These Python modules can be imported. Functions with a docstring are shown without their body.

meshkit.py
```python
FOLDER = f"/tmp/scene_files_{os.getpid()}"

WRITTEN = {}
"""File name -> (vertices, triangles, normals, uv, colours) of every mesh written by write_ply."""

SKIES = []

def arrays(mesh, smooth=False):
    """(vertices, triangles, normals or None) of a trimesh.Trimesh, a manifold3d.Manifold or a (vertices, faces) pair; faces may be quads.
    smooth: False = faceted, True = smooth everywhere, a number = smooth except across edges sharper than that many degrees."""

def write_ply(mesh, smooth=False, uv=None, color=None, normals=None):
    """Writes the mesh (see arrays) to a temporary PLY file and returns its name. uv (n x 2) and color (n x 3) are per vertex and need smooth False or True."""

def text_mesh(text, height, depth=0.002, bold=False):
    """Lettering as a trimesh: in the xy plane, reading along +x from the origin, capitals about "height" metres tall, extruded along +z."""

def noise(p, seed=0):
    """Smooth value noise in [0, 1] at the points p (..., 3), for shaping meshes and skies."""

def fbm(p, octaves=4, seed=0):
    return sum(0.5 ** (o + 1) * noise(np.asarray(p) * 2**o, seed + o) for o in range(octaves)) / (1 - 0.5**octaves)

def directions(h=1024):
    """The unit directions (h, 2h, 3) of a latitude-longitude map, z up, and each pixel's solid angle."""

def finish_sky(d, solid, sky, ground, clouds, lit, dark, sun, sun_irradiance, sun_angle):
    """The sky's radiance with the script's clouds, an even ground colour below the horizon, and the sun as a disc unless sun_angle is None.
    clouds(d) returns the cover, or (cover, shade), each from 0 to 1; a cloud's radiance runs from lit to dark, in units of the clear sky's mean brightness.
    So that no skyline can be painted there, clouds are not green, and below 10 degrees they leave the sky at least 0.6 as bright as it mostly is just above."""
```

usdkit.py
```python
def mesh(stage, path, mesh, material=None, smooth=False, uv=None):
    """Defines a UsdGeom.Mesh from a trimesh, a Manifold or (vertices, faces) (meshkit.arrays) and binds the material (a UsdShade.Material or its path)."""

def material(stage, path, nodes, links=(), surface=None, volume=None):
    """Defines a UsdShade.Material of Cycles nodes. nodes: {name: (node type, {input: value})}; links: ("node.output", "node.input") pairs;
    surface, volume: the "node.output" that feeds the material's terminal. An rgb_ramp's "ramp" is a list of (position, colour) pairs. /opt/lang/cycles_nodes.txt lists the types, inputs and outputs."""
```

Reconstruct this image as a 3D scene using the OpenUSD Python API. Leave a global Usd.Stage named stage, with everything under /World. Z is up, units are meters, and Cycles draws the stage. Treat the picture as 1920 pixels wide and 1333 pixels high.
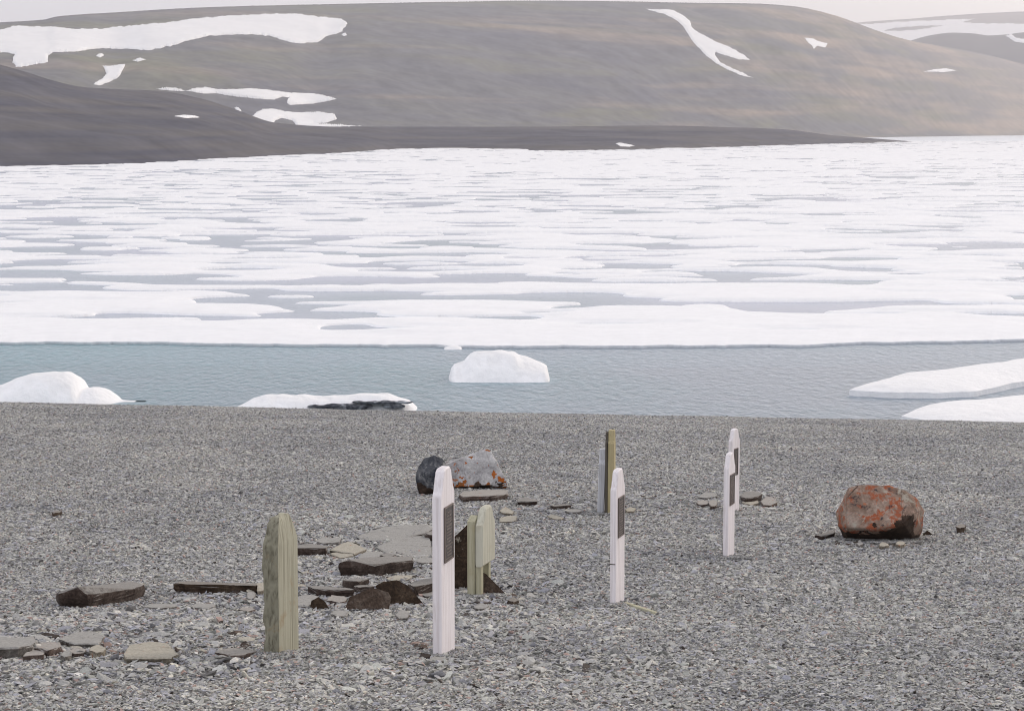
import math, numpy as np, trimesh, shapely, usdkit, meshkit
from scipy import ndimage
from scipy.interpolate import PchipInterpolator
from scipy.spatial import Delaunay, ConvexHull
from shapely.geometry import Polygon, Point
from pxr import Usd, UsdGeom, UsdLux, UsdShade, Gf, Sdf, Vt

stage = Usd.Stage.CreateInMemory()
UsdGeom.SetStageUpAxis(stage, 'Z')
UsdGeom.Xform.Define(stage, '/World')
L = '/World/Looks/'
M = lambda n, *a, **k: usdkit.material(stage, L + n, *a, **k)

# ------------------------------------------------------------------ camera, sky, sun, exposure
F, CX, CY, HOR, CAMZ = 3733.0, 960.0, 666.5, 245.0, 10.0       # lens in pixels of the 1920 px photograph
PITCH = math.atan((CY - HOR) / F)
cam = UsdGeom.Camera.Define(stage, '/World/camera')
cam.CreateHorizontalApertureAttr(36.0)
cam.CreateVerticalApertureAttr(36.0 * 710 / 1024)
cam.CreateFocalLengthAttr(36.0 * F / 1920)
cam.CreateClippingRangeAttr((0.1, 60000.0))
cam.AddTranslateOp().Set((0, 0, CAMZ))
cam.AddRotateXOp().Set(90 - math.degrees(PITCH))
cam.CreateExposureAttr(0.08)

SUN_AZ, SUN_EL = math.radians(44), math.radians(22)
sun_dir = np.array([math.sin(SUN_AZ) * math.cos(SUN_EL), math.cos(SUN_AZ) * math.cos(SUN_EL), math.sin(SUN_EL)])
M('overcast_sky', {
    'sky': ('sky_texture', {'sky_type': 'single_scattering', 'sun_disc': False, 'sun_elevation': SUN_EL, 'sun_rotation': SUN_AZ, 'aerosol_density': 2.0}),
    'tc': ('texture_coordinate', {}),
    'mp': ('mapping', {'scale': (1.0, 1.0, 4.0)}),
    'n': ('noise_texture', {'scale': 2.2, 'detail': 5.0, 'roughness': 0.55}),
    'r': ('rgb_ramp', {'ramp': [(0.3, (7.0, 6.9, 7.6)), (0.55, (8.3, 8.2, 8.7)), (0.75, (9.4, 9.2, 9.2))]}),
    'mx': ('mix_color', {'fac': 0.86}),
    'gl': ('vector_math', {'math_type': 'dot_product', 'vector2': tuple(map(float, sun_dir))}), 'gr': ('map_range', {'range_type': 'smoothstep', 'from_min': 0.55, 'from_max': 1.0, 'to_max': 1.0, 'clamp': True}),
    'ga': ('mix_color', {'blend_type': 'add', 'b': (3.6, 3.0, 1.9), 'use_clamp': False}),
    'bg': ('background_shader', {'strength': 0.1}),
}, [('tc.generated', 'mp.vector'), ('mp.vector', 'n.vector'), ('n.fac', 'r.fac'), ('sky.color', 'mx.a'), ('r.color', 'mx.b'), ('tc.generated', 'gl.vector1'), ('gl.value', 'gr.value'), ('gr.result', 'ga.fac'), ('mx.result', 'ga.a'), ('ga.result', 'bg.color')], surface='bg.background')
sky = UsdLux.DomeLight.Define(stage, '/World/sky')
UsdShade.MaterialBindingAPI.Apply(sky.GetPrim()).Bind(UsdShade.Material.Get(stage, L + 'overcast_sky'))
sun = UsdLux.DistantLight.Define(stage, '/World/sun')
sun.CreateNormalizeAttr(True); sun.CreateIntensityAttr(0.40); sun.CreateAngleAttr(14.0); sun.CreateColorAttr((1.0, 0.88, 0.78))
sun.AddRotateZOp().Set(-math.degrees(SUN_AZ)); sun.AddRotateXOp().Set(90 - math.degrees(SUN_EL) + 180 - 180)
# a light shines along its -z: tilt z towards the sun
sun.ClearXformOpOrder()
sun.AddTransformOp().Set(Gf.Matrix4d().SetRotate(Gf.Rotation(Gf.Vec3d(0, 0, 1), Gf.Vec3d(*map(float, sun_dir)))))

# ------------------------------------------------------------------ helpers
def tag(p, label, cat, group=None, kind=None):
    p = p.GetPrim() if hasattr(p, 'GetPrim') else p
    p.SetCustomDataByKey('label', label); p.SetCustomDataByKey('category', cat)
    if group: p.SetCustomDataByKey('group', group)
    if kind: p.SetCustomDataByKey('kind', kind)
    return p

tag(sky, 'pale overcast sky above the hills, creamier towards the right', 'sky', kind='structure')
used = {}
def path_for(name, parent='/World'):
    k = (parent, name); used[k] = used.get(k, -1) + 1
    return f'{parent}/{name}' + (f'_{used[k]:03d}' if used[k] else '')

def obj(name, mesh, mat, parent='/World', smooth=False):
    return usdkit.mesh(stage, path_for(name, parent), mesh, L + mat, smooth=smooth).GetPrim()

def thing(name, label, cat, loc=(0, 0, 0), group=None):
    x = UsdGeom.Xform.Define(stage, path_for(name)); x.AddTranslateOp().Set(Gf.Vec3d(*map(float, loc)))
    return tag(x, label, cat, group, 'thing')

cp, sp = math.cos(PITCH), math.sin(PITCH)
def ray(px, py):
    px, py = np.broadcast_arrays(np.asarray(px, float), np.asarray(py, float))
    a, b = (px - CX) / F, (CY - py) / F
    return np.stack([a, cp + b * sp, -sp + b * cp], -1)          # y component close to 1
def tanel(py, px=960.0):                                          # elevation tangent of the pixel
    d = ray(px, py); return d[..., 2] / np.hypot(d[..., 0], d[..., 1])
def azim(px):                                                     # azimuth of a column at the horizon
    d = ray(px, HOR); return np.arctan2(d[..., 0], d[..., 1])

def fbm2(x, y, scale, octaves=4, seed=0):
    p = np.stack([np.asarray(x) / scale, np.asarray(y) / scale, np.full(np.shape(x), 0.37 + seed * 1.7)], -1)
    return meshkit.fbm(p, octaves, seed) - 0.5

def grid_mesh(P):
    r, c = P.shape[:2]
    i = np.arange(r * c).reshape(r, c)
    q = np.stack([i[:-1, :-1], i[:-1, 1:], i[1:, 1:], i[1:, :-1]], -1).reshape(-1, 4)
    return P.reshape(-1, 3), q

def pch(pts):
    a = np.array(sorted(pts), float); f = PchipInterpolator(a[:, 0], a[:, 1])
    return lambda u: f(np.clip(u, a[0, 0], a[-1, 0]))

# ------------------------------------------------------------------ materials
def rock(name, cols, scale=9.0, bump=0.35, top=None, spots=None, rough=0.9, fine=60.0):
    """cols: three colours through a noise; top: (colour, amount) paler tone mixed in on upward faces; spots: (colour, scale, threshold) lichen."""
    n = {'tc': ('geometry', {}), 'n': ('noise_texture', {'scale': scale, 'detail': 8.0, 'roughness': 0.65, 'distortion': 0.6}),
         'r': ('rgb_ramp', {'ramp': [(0.32, cols[0]), (0.5, cols[1]), (0.68, cols[2])]}),
         'n2': ('noise_texture', {'scale': fine, 'detail': 6.0, 'roughness': 0.7}),
         'r2': ('rgb_ramp', {'ramp': [(0.3, (0.55,) * 3), (0.7, (1.3,) * 3)]}),
         'm1': ('mix_color', {'blend_type': 'multiply', 'fac': 0.8}),
         'b': ('bump', {'strength': bump, 'distance': 0.012}),
         'p': ('principled_bsdf', {'roughness': rough, 'specular_ior_level': 0.25})}
    l = [('tc.position', 'n.vector'), ('tc.position', 'n2.vector'), ('n.fac', 'r.fac'), ('n2.fac', 'r2.fac'), ('r.color', 'm1.a'), ('r2.color', 'm1.b'), ('n2.fac', 'b.height'), ('b.normal', 'p.normal')]
    last = 'm1.result'
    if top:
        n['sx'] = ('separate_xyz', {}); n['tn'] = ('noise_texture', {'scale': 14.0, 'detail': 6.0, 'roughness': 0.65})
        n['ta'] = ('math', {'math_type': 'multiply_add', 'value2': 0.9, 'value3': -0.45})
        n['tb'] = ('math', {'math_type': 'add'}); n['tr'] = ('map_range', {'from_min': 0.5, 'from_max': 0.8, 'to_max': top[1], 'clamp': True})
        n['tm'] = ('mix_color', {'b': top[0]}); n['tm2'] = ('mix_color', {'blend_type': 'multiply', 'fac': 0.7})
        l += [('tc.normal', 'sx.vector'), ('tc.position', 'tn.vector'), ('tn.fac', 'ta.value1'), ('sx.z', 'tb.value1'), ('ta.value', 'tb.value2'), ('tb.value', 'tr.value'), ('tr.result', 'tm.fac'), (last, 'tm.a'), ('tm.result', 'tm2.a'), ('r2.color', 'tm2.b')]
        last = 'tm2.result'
    for k, (c, s, t) in enumerate(spots or []):
        a, b, m, mp = f'sn{k}', f'sr{k}', f'sm{k}', f'sl{k}'
        n[mp] = ('mapping', {'location': (3.1 * k + 1.0, 1.7 * k, 0.9)})
        n[a] = ('noise_texture', {'scale': s, 'detail': 7.0, 'roughness': 0.74, 'distortion': 0.25})
        n[b] = ('map_range', {'from_min': t, 'from_max': t + 0.06, 'to_max': 0.92, 'clamp': True}); n[m] = ('mix_color', {'b': c})
        l += [('tc.position', mp + '.vector'), (mp + '.vector', a + '.vector'), (a + '.fac', b + '.value'), (b + '.result', m + '.fac'), (last, m + '.a')]
        last = m + '.result'
    l.append((last, 'p.base_color'))
    M(name, n, l, surface='p.BSDF')

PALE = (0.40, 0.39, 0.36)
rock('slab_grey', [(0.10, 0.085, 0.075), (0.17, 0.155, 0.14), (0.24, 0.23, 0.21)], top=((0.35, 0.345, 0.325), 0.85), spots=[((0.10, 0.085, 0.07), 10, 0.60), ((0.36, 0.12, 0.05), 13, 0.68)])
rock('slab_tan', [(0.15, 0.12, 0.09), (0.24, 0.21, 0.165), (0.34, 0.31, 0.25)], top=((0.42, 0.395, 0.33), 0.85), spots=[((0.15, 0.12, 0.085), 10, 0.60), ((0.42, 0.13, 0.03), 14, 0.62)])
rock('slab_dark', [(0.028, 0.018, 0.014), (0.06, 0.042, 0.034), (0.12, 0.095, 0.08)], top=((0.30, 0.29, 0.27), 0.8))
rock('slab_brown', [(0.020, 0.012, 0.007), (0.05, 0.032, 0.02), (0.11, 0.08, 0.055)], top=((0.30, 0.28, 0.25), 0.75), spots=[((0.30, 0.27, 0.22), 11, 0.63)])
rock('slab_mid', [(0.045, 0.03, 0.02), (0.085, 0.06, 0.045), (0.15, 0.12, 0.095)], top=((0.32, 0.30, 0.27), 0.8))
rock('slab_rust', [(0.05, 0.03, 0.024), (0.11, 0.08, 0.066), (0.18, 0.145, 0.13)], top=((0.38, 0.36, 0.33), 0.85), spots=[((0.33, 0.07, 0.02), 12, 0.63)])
rock('shade_brown', [(0.016, 0.010, 0.007), (0.040, 0.025, 0.017), (0.09, 0.06, 0.042)], scale=10, spots=[((0.16, 0.06, 0.03), 9.0, 0.64)])  # dark brown that paints the shade under the boulders
rock('boulder_red_rock', [(0.15, 0.10, 0.075), (0.27, 0.19, 0.145), (0.38, 0.31, 0.26)], scale=6, spots=[((0.29, 0.075, 0.03), 7.0, 0.515), ((0.035, 0.03, 0.035), 9.0, 0.59), ((0.38, 0.35, 0.29), 6.0, 0.575), ((0.42, 0.11, 0.03), 13.0, 0.60)], fine=45)
rock('boulder_grey_rock', [(0.24, 0.23, 0.235), (0.42, 0.41, 0.41), (0.56, 0.55, 0.54)], scale=5, spots=[((0.15, 0.12, 0.075), 9.0, 0.60), ((0.42, 0.12, 0.015), 11.0, 0.63)], fine=40)
rock('lichen_orange', [(0.42, 0.10, 0.012), (0.36, 0.12, 0.03), (0.20, 0.09, 0.04)], scale=16)
rock('boulder_dark_rock', [(0.025, 0.027, 0.035), (0.075, 0.08, 0.09), (0.26, 0.26, 0.26)], scale=7, spots=[((0.02, 0.022, 0.035), 6.0, 0.55), ((0.30, 0.30, 0.30), 13.0, 0.61)], fine=40)

def wood(name, base, dark, grain=1.0, blotch=None, rough=0.65, bump=0.25, zs=2.0, bs=(7.0, 7.0, 7.0), bt=(0.56, 0.72)):
    n = {'g': ('geometry', {}), 'mp': ('mapping', {'scale': (60.0, 60.0, zs)}), 'n': ('noise_texture', {'scale': 1.0, 'detail': 6.0, 'roughness': 0.6, 'distortion': 0.4}),
         'r': ('rgb_ramp', {'ramp': [(0.28, dark), (0.5, base), (0.75, tuple(min(1, c * 1.12) for c in base))]}),
         'mpb': ('mapping', {'scale': bs}), 'nb': ('noise_texture', {'scale': 1.0, 'detail': 6.0, 'roughness': 0.65}), 'rb': ('map_range', {'from_min': bt[0], 'from_max': bt[1], 'to_max': 0.75 if blotch else 0.0, 'clamp': True}),
         'mb': ('mix_color', {'b': blotch or base}), 'b': ('bump', {'strength': bump, 'distance': 0.006}),
         'p': ('principled_bsdf', {'roughness': rough, 'specular_ior_level': 0.3})}
    M(name, n, [('g.position', 'mp.vector'), ('mp.vector', 'n.vector'), ('n.fac', 'r.fac'), ('g.position', 'mpb.vector'), ('mpb.vector', 'nb.vector'), ('nb.fac', 'rb.value'), ('rb.result', 'mb.fac'), ('r.color', 'mb.a'), ('mb.result', 'p.base_color'), ('n.fac', 'b.height'), ('b.normal', 'p.normal')], surface='p.BSDF')

wood('white_paint', (0.80, 0.76, 0.775), (0.64, 0.585, 0.59), blotch=(0.50, 0.42, 0.38), rough=0.6, bump=0.2, bs=(26.0, 26.0, 3.0), bt=(0.57, 0.80))
wood('old_wood_green', (0.385, 0.375, 0.29), (0.19, 0.18, 0.13), blotch=(0.30, 0.22, 0.12), rough=0.9, bump=0.6)
wood('old_wood_rough', (0.25, 0.24, 0.18), (0.09, 0.08, 0.055), blotch=(0.26, 0.17, 0.07), rough=0.95, bump=0.8, zs=14.0)
wood('old_wood_yellow', (0.44, 0.42, 0.30), (0.27, 0.25, 0.16), blotch=(0.36, 0.33, 0.21), rough=0.85, bump=0.35)
wood('old_wood_pale', (0.52, 0.51, 0.42), (0.36, 0.35, 0.27), blotch=(0.42, 0.38, 0.27), rough=0.85, bump=0.3)
wood('old_wood_grey', (0.60, 0.61, 0.64), (0.40, 0.405, 0.42), rough=0.9, bump=0.4)
wood('old_wood_ochre', (0.40, 0.345, 0.20), (0.27, 0.22, 0.12), rough=0.9, bump=0.35)
wood('old_wood_dark', (0.09, 0.08, 0.065), (0.03, 0.025, 0.02), rough=0.9, bump=0.5)
M('bronze_dark', {'g': ('geometry', {}), 'n': ('noise_texture', {'scale': 60.0, 'detail': 4.0}), 'r': ('rgb_ramp', {'ramp': [(0.35, (0.035, 0.03, 0.032)), (0.7, (0.075, 0.062, 0.06))]}),
                  'p': ('principled_bsdf', {'metallic': 0.3, 'roughness': 0.55})}, [('g.position', 'n.vector'), ('n.fac', 'r.fac'), ('r.color', 'p.base_color')], surface='p.BSDF')
M('bronze_worn', {'p': ('principled_bsdf', {'base_color': (0.16, 0.13, 0.115), 'metallic': 0.3, 'roughness': 0.5})}, surface='p.BSDF')
M('gravel_stone', {'a': ('attribute', {'attribute': 'tone'}), 'g': ('geometry', {}), 'n': ('noise_texture', {'scale': 120.0, 'detail': 3.0}), 'r': ('rgb_ramp', {'ramp': [(0.3, (0.75,) * 3), (0.7, (1.15,) * 3)]}),
                   'n2': ('noise_texture', {'scale': 0.55, 'detail': 4.0, 'roughness': 0.6}), 'r2': ('rgb_ramp', {'ramp': [(0.30, (0.78, 0.78, 0.80)), (0.70, (1.12, 1.1, 1.07))]}),
                   'm': ('mix_color', {'blend_type': 'multiply', 'fac': 1.0}), 'm2': ('mix_color', {'blend_type': 'multiply', 'fac': 1.0, 'use_clamp': False}), 'p': ('principled_bsdf', {'roughness': 0.85, 'specular_ior_level': 0.3})},
  [('a.color', 'm.a'), ('g.position', 'n.vector'), ('n.fac', 'r.fac'), ('r.color', 'm.b'), ('g.position', 'n2.vector'), ('n2.fac', 'r2.fac'), ('m.result', 'm2.a'), ('r2.color', 'm2.b'), ('m2.result', 'p.base_color')], surface='p.BSDF')
M('beach_ground', {'g': ('geometry', {}), 'v': ('voronoi_texture', {'scale': 38.0}), 'rc': ('rgb_ramp', {'ramp': [(0.0, (0.15, 0.145, 0.14)), (0.35, (0.28, 0.275, 0.27)), (0.75, (0.38, 0.375, 0.36)), (1.0, (0.50, 0.49, 0.46))]}),
                   'sx': ('separate_color', {}), 'b': ('bump', {'strength': 0.9, 'distance': 0.02}), 'p': ('principled_bsdf', {'roughness': 0.9, 'specular_ior_level': 0.2})},
  [('g.position', 'v.vector'), ('v.color', 'sx.color'), ('sx.r', 'rc.fac'), ('rc.color', 'p.base_color'), ('v.distance', 'b.height'), ('b.normal', 'p.normal')], surface='p.BSDF')
def snow(name, col, bump=0.3, scale=3.0, dist=0.05):
    M(name, {'g': ('geometry', {}), 'n': ('noise_texture', {'scale': scale, 'detail': 6.0, 'roughness': 0.6}), 'r': ('rgb_ramp', {'ramp': [(0.3, tuple(c * 0.94 for c in col)), (0.7, col)]}),
             'b': ('bump', {'strength': bump, 'distance': dist}), 'p': ('principled_bsdf', {'roughness': 0.75, 'specular_ior_level': 0.25})},
      [('g.position', 'n.vector'), ('n.fac', 'r.fac'), ('r.color', 'p.base_color'), ('n.fac', 'b.height'), ('b.normal', 'p.normal')], surface='p.BSDF')
snow('snow_white', (0.90, 0.905, 0.91), 0.7, 2.2, 0.12); snow('hill_snow', (0.90, 0.90, 0.90), 0.2, 0.05, 1.0); snow('ice_white', (0.89, 0.90, 0.915), 0.25, 1.2, 0.08)
snow('wet_ice', (0.50, 0.66, 0.72), 0.2)
rock('dirty_ice', [(0.03, 0.035, 0.045), (0.10, 0.105, 0.12), (0.5, 0.52, 0.55)], scale=2.2, fine=9.0)
M('sea_water', {'g': ('geometry', {}), 'mp': ('mapping', {'scale': (1.0, 0.5, 1.0), 'rotation': (0, 0, 0.5)}), 'n': ('noise_texture', {'scale': 2.4, 'detail': 5.0, 'roughness': 0.65}),
                'b': ('bump', {'strength': 1.0, 'distance': 0.12}), 'f': ('fresnel', {'IOR': 1.17}), 'gl': ('glossy_bsdf', {'roughness': 0.34, 'color': (0.92, 0.95, 1.0)}), 'm': ('mix_closure', {}),
                't': ('transparent_bsdf', {'color': (0.80, 0.93, 0.95)}), 'd': ('diffuse_bsdf', {}), 'md': ('mix_closure', {'fac': 0.35}),
                'sx': ('separate_xyz', {}), 'nb': ('noise_texture', {'scale': 0.07, 'detail': 4.0}), 'gx': ('map_range', {'from_min': -26.0, 'from_max': 14.0, 'to_min': -0.35, 'to_max': 0.3}), 'ad': ('math', {'math_type': 'add'}),
                'r': ('rgb_ramp', {'ramp': [(0.2, (0.045, 0.185, 0.205)), (0.75, (0.17, 0.215, 0.265))]}),
                'r2': ('rgb_ramp', {'ramp': [(0.35, (0.5, 0.53, 0.55)), (0.65, (1.2, 1.2, 1.2))]}), 'mm': ('mix_color', {'blend_type': 'multiply', 'fac': 0.8})},
  [('g.position', 'mp.vector'), ('mp.vector', 'n.vector'), ('n.fac', 'b.height'), ('b.normal', 'f.normal'), ('b.normal', 'gl.normal'), ('f.fac', 'm.fac'), ('d.BSDF', 'md.closure1'), ('t.BSDF', 'md.closure2'), ('md.closure', 'm.closure1'), ('gl.BSDF', 'm.closure2'),
   ('g.position', 'nb.vector'), ('g.position', 'sx.vector'), ('sx.x', 'gx.value'), ('gx.result', 'ad.value1'), ('nb.fac', 'ad.value2'), ('ad.value', 'r.fac'), ('n.fac', 'r2.fac'), ('r.color', 'mm.a'), ('r2.color', 'mm.b'), ('mm.result', 'd.color')], surface='m.closure')
M('pond_water', {'g': ('geometry', {}), 'n': ('noise_texture', {'scale': 1.3, 'detail': 3.0}), 'n3': ('noise_texture', {'scale': 0.05, 'detail': 2.0}), 'r3': ('rgb_ramp', {'ramp': [(0.35, (0.25, 0.31, 0.36)), (0.65, (0.36, 0.39, 0.48))]}),
                 'b': ('bump', {'strength': 0.8, 'distance': 0.05}), 'p': ('principled_bsdf', {'roughness': 0.22, 'ior': 1.33})},
  [('g.position', 'n.vector'), ('n.fac', 'b.height'), ('b.normal', 'p.normal'), ('g.position', 'n3.vector'), ('n3.fac', 'r3.fac'), ('r3.color', 'p.base_color')], surface='p.BSDF')
M('sea_floor', {'g': ('geometry', {}), 'sx': ('separate_xyz', {}), 'n': ('noise_texture', {'scale': 0.08, 'detail': 3.0}), 'gx': ('map_range', {'from_min': -26.0, 'from_max': 16.0, 'to_min': -0.3, 'to_max': 0.3}), 'ad': ('math', {'math_type': 'add'}),
                'r': ('rgb_ramp', {'ramp': [(0.25, (0.13, 0.30, 0.32)), (0.75, (0.26, 0.31, 0.37))]}), 'p': ('principled_bsdf', {'roughness': 1.0})},
  [('g.position', 'n.vector'), ('g.position', 'sx.vector'), ('sx.x', 'gx.value'), ('gx.result', 'ad.value1'), ('n.fac', 'ad.value2'), ('ad.value', 'r.fac'), ('r.color', 'p.base_color')], surface='p.BSDF')
def terrain_mat(name, cols, warm, wscale, zscale, xgrad=None, rough=0.95):
    n = {'g': ('geometry', {}), 'mp': ('mapping', {'scale': (1 / 900.0, 1 / 700.0, zscale)}), 'n': ('noise_texture', {'scale': wscale, 'detail': 7.0, 'roughness': 0.6, 'distortion': 0.5}),
         'r': ('rgb_ramp', {'ramp': [(0.33, cols[0]), (0.5, cols[1]), (0.66, cols[2])]}),
         'mp2': ('mapping', {'scale': (1 / 1500.0, 1 / 1200.0, zscale * 1.3), 'location': (3.3, 1.2, 0.4)}), 'n2': ('noise_texture', {'scale': wscale, 'detail': 5.0, 'roughness': 0.55}),
         'r2': ('map_range', {'from_min': 0.44, 'from_max': 0.66, 'clamp': True}), 'm': ('mix_color', {'b': warm}),
         'n3': ('noise_texture', {'scale': 0.035, 'detail': 6.0, 'roughness': 0.75}), 'r3': ('rgb_ramp', {'ramp': [(0.3, (0.72,) * 3), (0.7, (1.26,) * 3)]}), 'm3': ('mix_color', {'blend_type': 'multiply', 'fac': 1.0}),
         'p': ('principled_bsdf', {'roughness': rough, 'specular_ior_level': 0.1})}
    l = [('g.position', 'mp.vector'), ('mp.vector', 'n.vector'), ('n.fac', 'r.fac'), ('g.position', 'mp2.vector'), ('mp2.vector', 'n2.vector'), ('n2.fac', 'r2.value'), ('r.color', 'm.a'), ('g.position', 'n3.vector'), ('n3.fac', 'r3.fac'), ('m.result', 'm3.a'), ('r3.color', 'm3.b'), ('m3.result', 'p.base_color')]
    if xgrad:                                                     # warm sunlit tone painted into the colour towards the right of the hill
        n['sx'] = ('separate_xyz', {}); n['xr'] = ('map_range', {'from_min': xgrad[0], 'from_max': xgrad[1], 'to_min': xgrad[2], 'to_max': xgrad[3], 'clamp': True}); n['xa'] = ('math', {'math_type': 'add', 'use_clamp': True})
        l += [('g.position', 'sx.vector'), ('sx.x', 'xr.value'), ('xr.result', 'xa.value1'), ('r2.result', 'xa.value2'), ('xa.value', 'm.fac')]
    else:
        l.append(('r2.result', 'm.fac'))
    M(name, n, l, surface='p.BSDF')
terrain_mat('hill_tundra', [(0.142, 0.146, 0.175), (0.17, 0.172, 0.182), (0.20, 0.20, 0.155)], (0.36, 0.29, 0.235), 2.0, 0.016, xgrad=(-250, 1500, -0.6, 0.55))
terrain_mat('dark_scree', [(0.066, 0.068, 0.092), (0.092, 0.093, 0.115), (0.12, 0.118, 0.13)], (0.125, 0.118, 0.12), 3.4, 0.07)
terrain_mat('far_hill_rock', [(0.13, 0.13, 0.14), (0.16, 0.15, 0.155), (0.20, 0.185, 0.175)], (0.24, 0.21, 0.19), 2.0, 0.01)
terrain_mat('far_dark_hill', [(0.05, 0.055, 0.068), (0.06, 0.065, 0.08), (0.075, 0.078, 0.09)], (0.08, 0.08, 0.085), 2.0, 0.01)

# ------------------------------------------------------------------ beach ground and sea floor (one sheet)
def z_at(D, py): return CAMZ + D * ray(CX, py)[..., 2] / ray(CX, py)[..., 1]
knots = [(-60, 16.0), (-12, 10.2), (0, 8.68), (4.0, 8.32)] + [(D, float(z_at(D, y))) for D, y in ((7.4, 1333), (9.3, 1235), (12.9, 1138), (16.6, 1050), (20.7, 965), (25, 900), (30, 845), (36, 800), (41, 780), (44.5, 775))] + [(49, 2.85), (55, 1.45), (61, 0.1), (67, -1.2), (80, -3.2), (100, -4.2), (400, -6.0)]
profile = pch(knots)
def ground(x, y):
    x, y = np.asarray(x, float), np.asarray(y, float)
    z = profile(y)
    t = np.clip((y - 6) / 36, 0, 1) ** 1.4 * np.clip((64 - y) / 14, 0, 1)
    z = z - 0.019 * np.clip(x, -60, 60) * t
    amp = np.clip(1.3 - y / 90, 0.2, 1)
    return z + amp * (0.06 * fbm2(x, y, 2.2, 4, 3) + 0.10 * fbm2(x * 0.3, y, 3.5, 3, 5) * np.clip((y - 14) / 20, 0, 1))
xs = np.unique(np.concatenate([np.arange(-14, 14.01, 0.22), np.sign(np.linspace(-1, 1, 81)) * (14 + 500 * np.abs(np.linspace(-1, 1, 81)) ** 2.2)]))
ys = np.unique(np.concatenate([np.linspace(-60, 4, 34), np.arange(4, 50, 0.2), np.arange(50, 100, 1.0), np.linspace(100, 400, 16)]))
Y, X = np.meshgrid(ys, xs, indexing='ij')
P = np.stack([X, Y, ground(X, Y)], -1)
k = int(np.searchsorted(ys, 62.0))
tag(obj('beach', grid_mesh(P[:k + 1][:, ::-1]), 'beach_ground', smooth=True), 'grey shingle beach sloping down to the water', 'beach', kind='structure')
tag(obj('sea_floor', grid_mesh(P[k:][:, ::-1]), 'sea_floor', smooth=True), 'dark sea floor under the open water', 'sea floor', kind='structure')

def hit(px, py, lift=0.0):
    """Where the pixel's ray meets the beach (raised by lift)."""
    r = ray(px, py); r = r / r[..., 1:2]
    t = np.linspace(5, 46, 1200)
    q = r[..., None, :] * t[:, None]
    below = (q[..., 2] + CAMZ) < ground(q[..., 0], q[..., 1]) + lift
    i = np.clip(np.argmax(below, -1), 1, None)
    lo, hi = t[i - 1], t[i]
    for _ in range(14):
        mid = (lo + hi) / 2; b = (r[..., 2] * mid + CAMZ) < ground(r[..., 0] * mid, mid) + lift
        hi = np.where(b, mid, hi); lo = np.where(b, lo, mid)
    return np.stack([r[..., 0] * hi, hi, r[..., 2] * hi + CAMZ], -1)

# ------------------------------------------------------------------ sea and sea ice
big = np.array([[-9000., 58, 0], [9000, 58, 0], [9000, 14000, 0], [-9000, 14000, 0]])
tag(obj('sea_water', (big, np.array([[0, 1, 2, 3]])), 'sea_water'), 'rippled grey teal open water between the beach and the pack ice', 'water', kind='structure')

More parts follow.
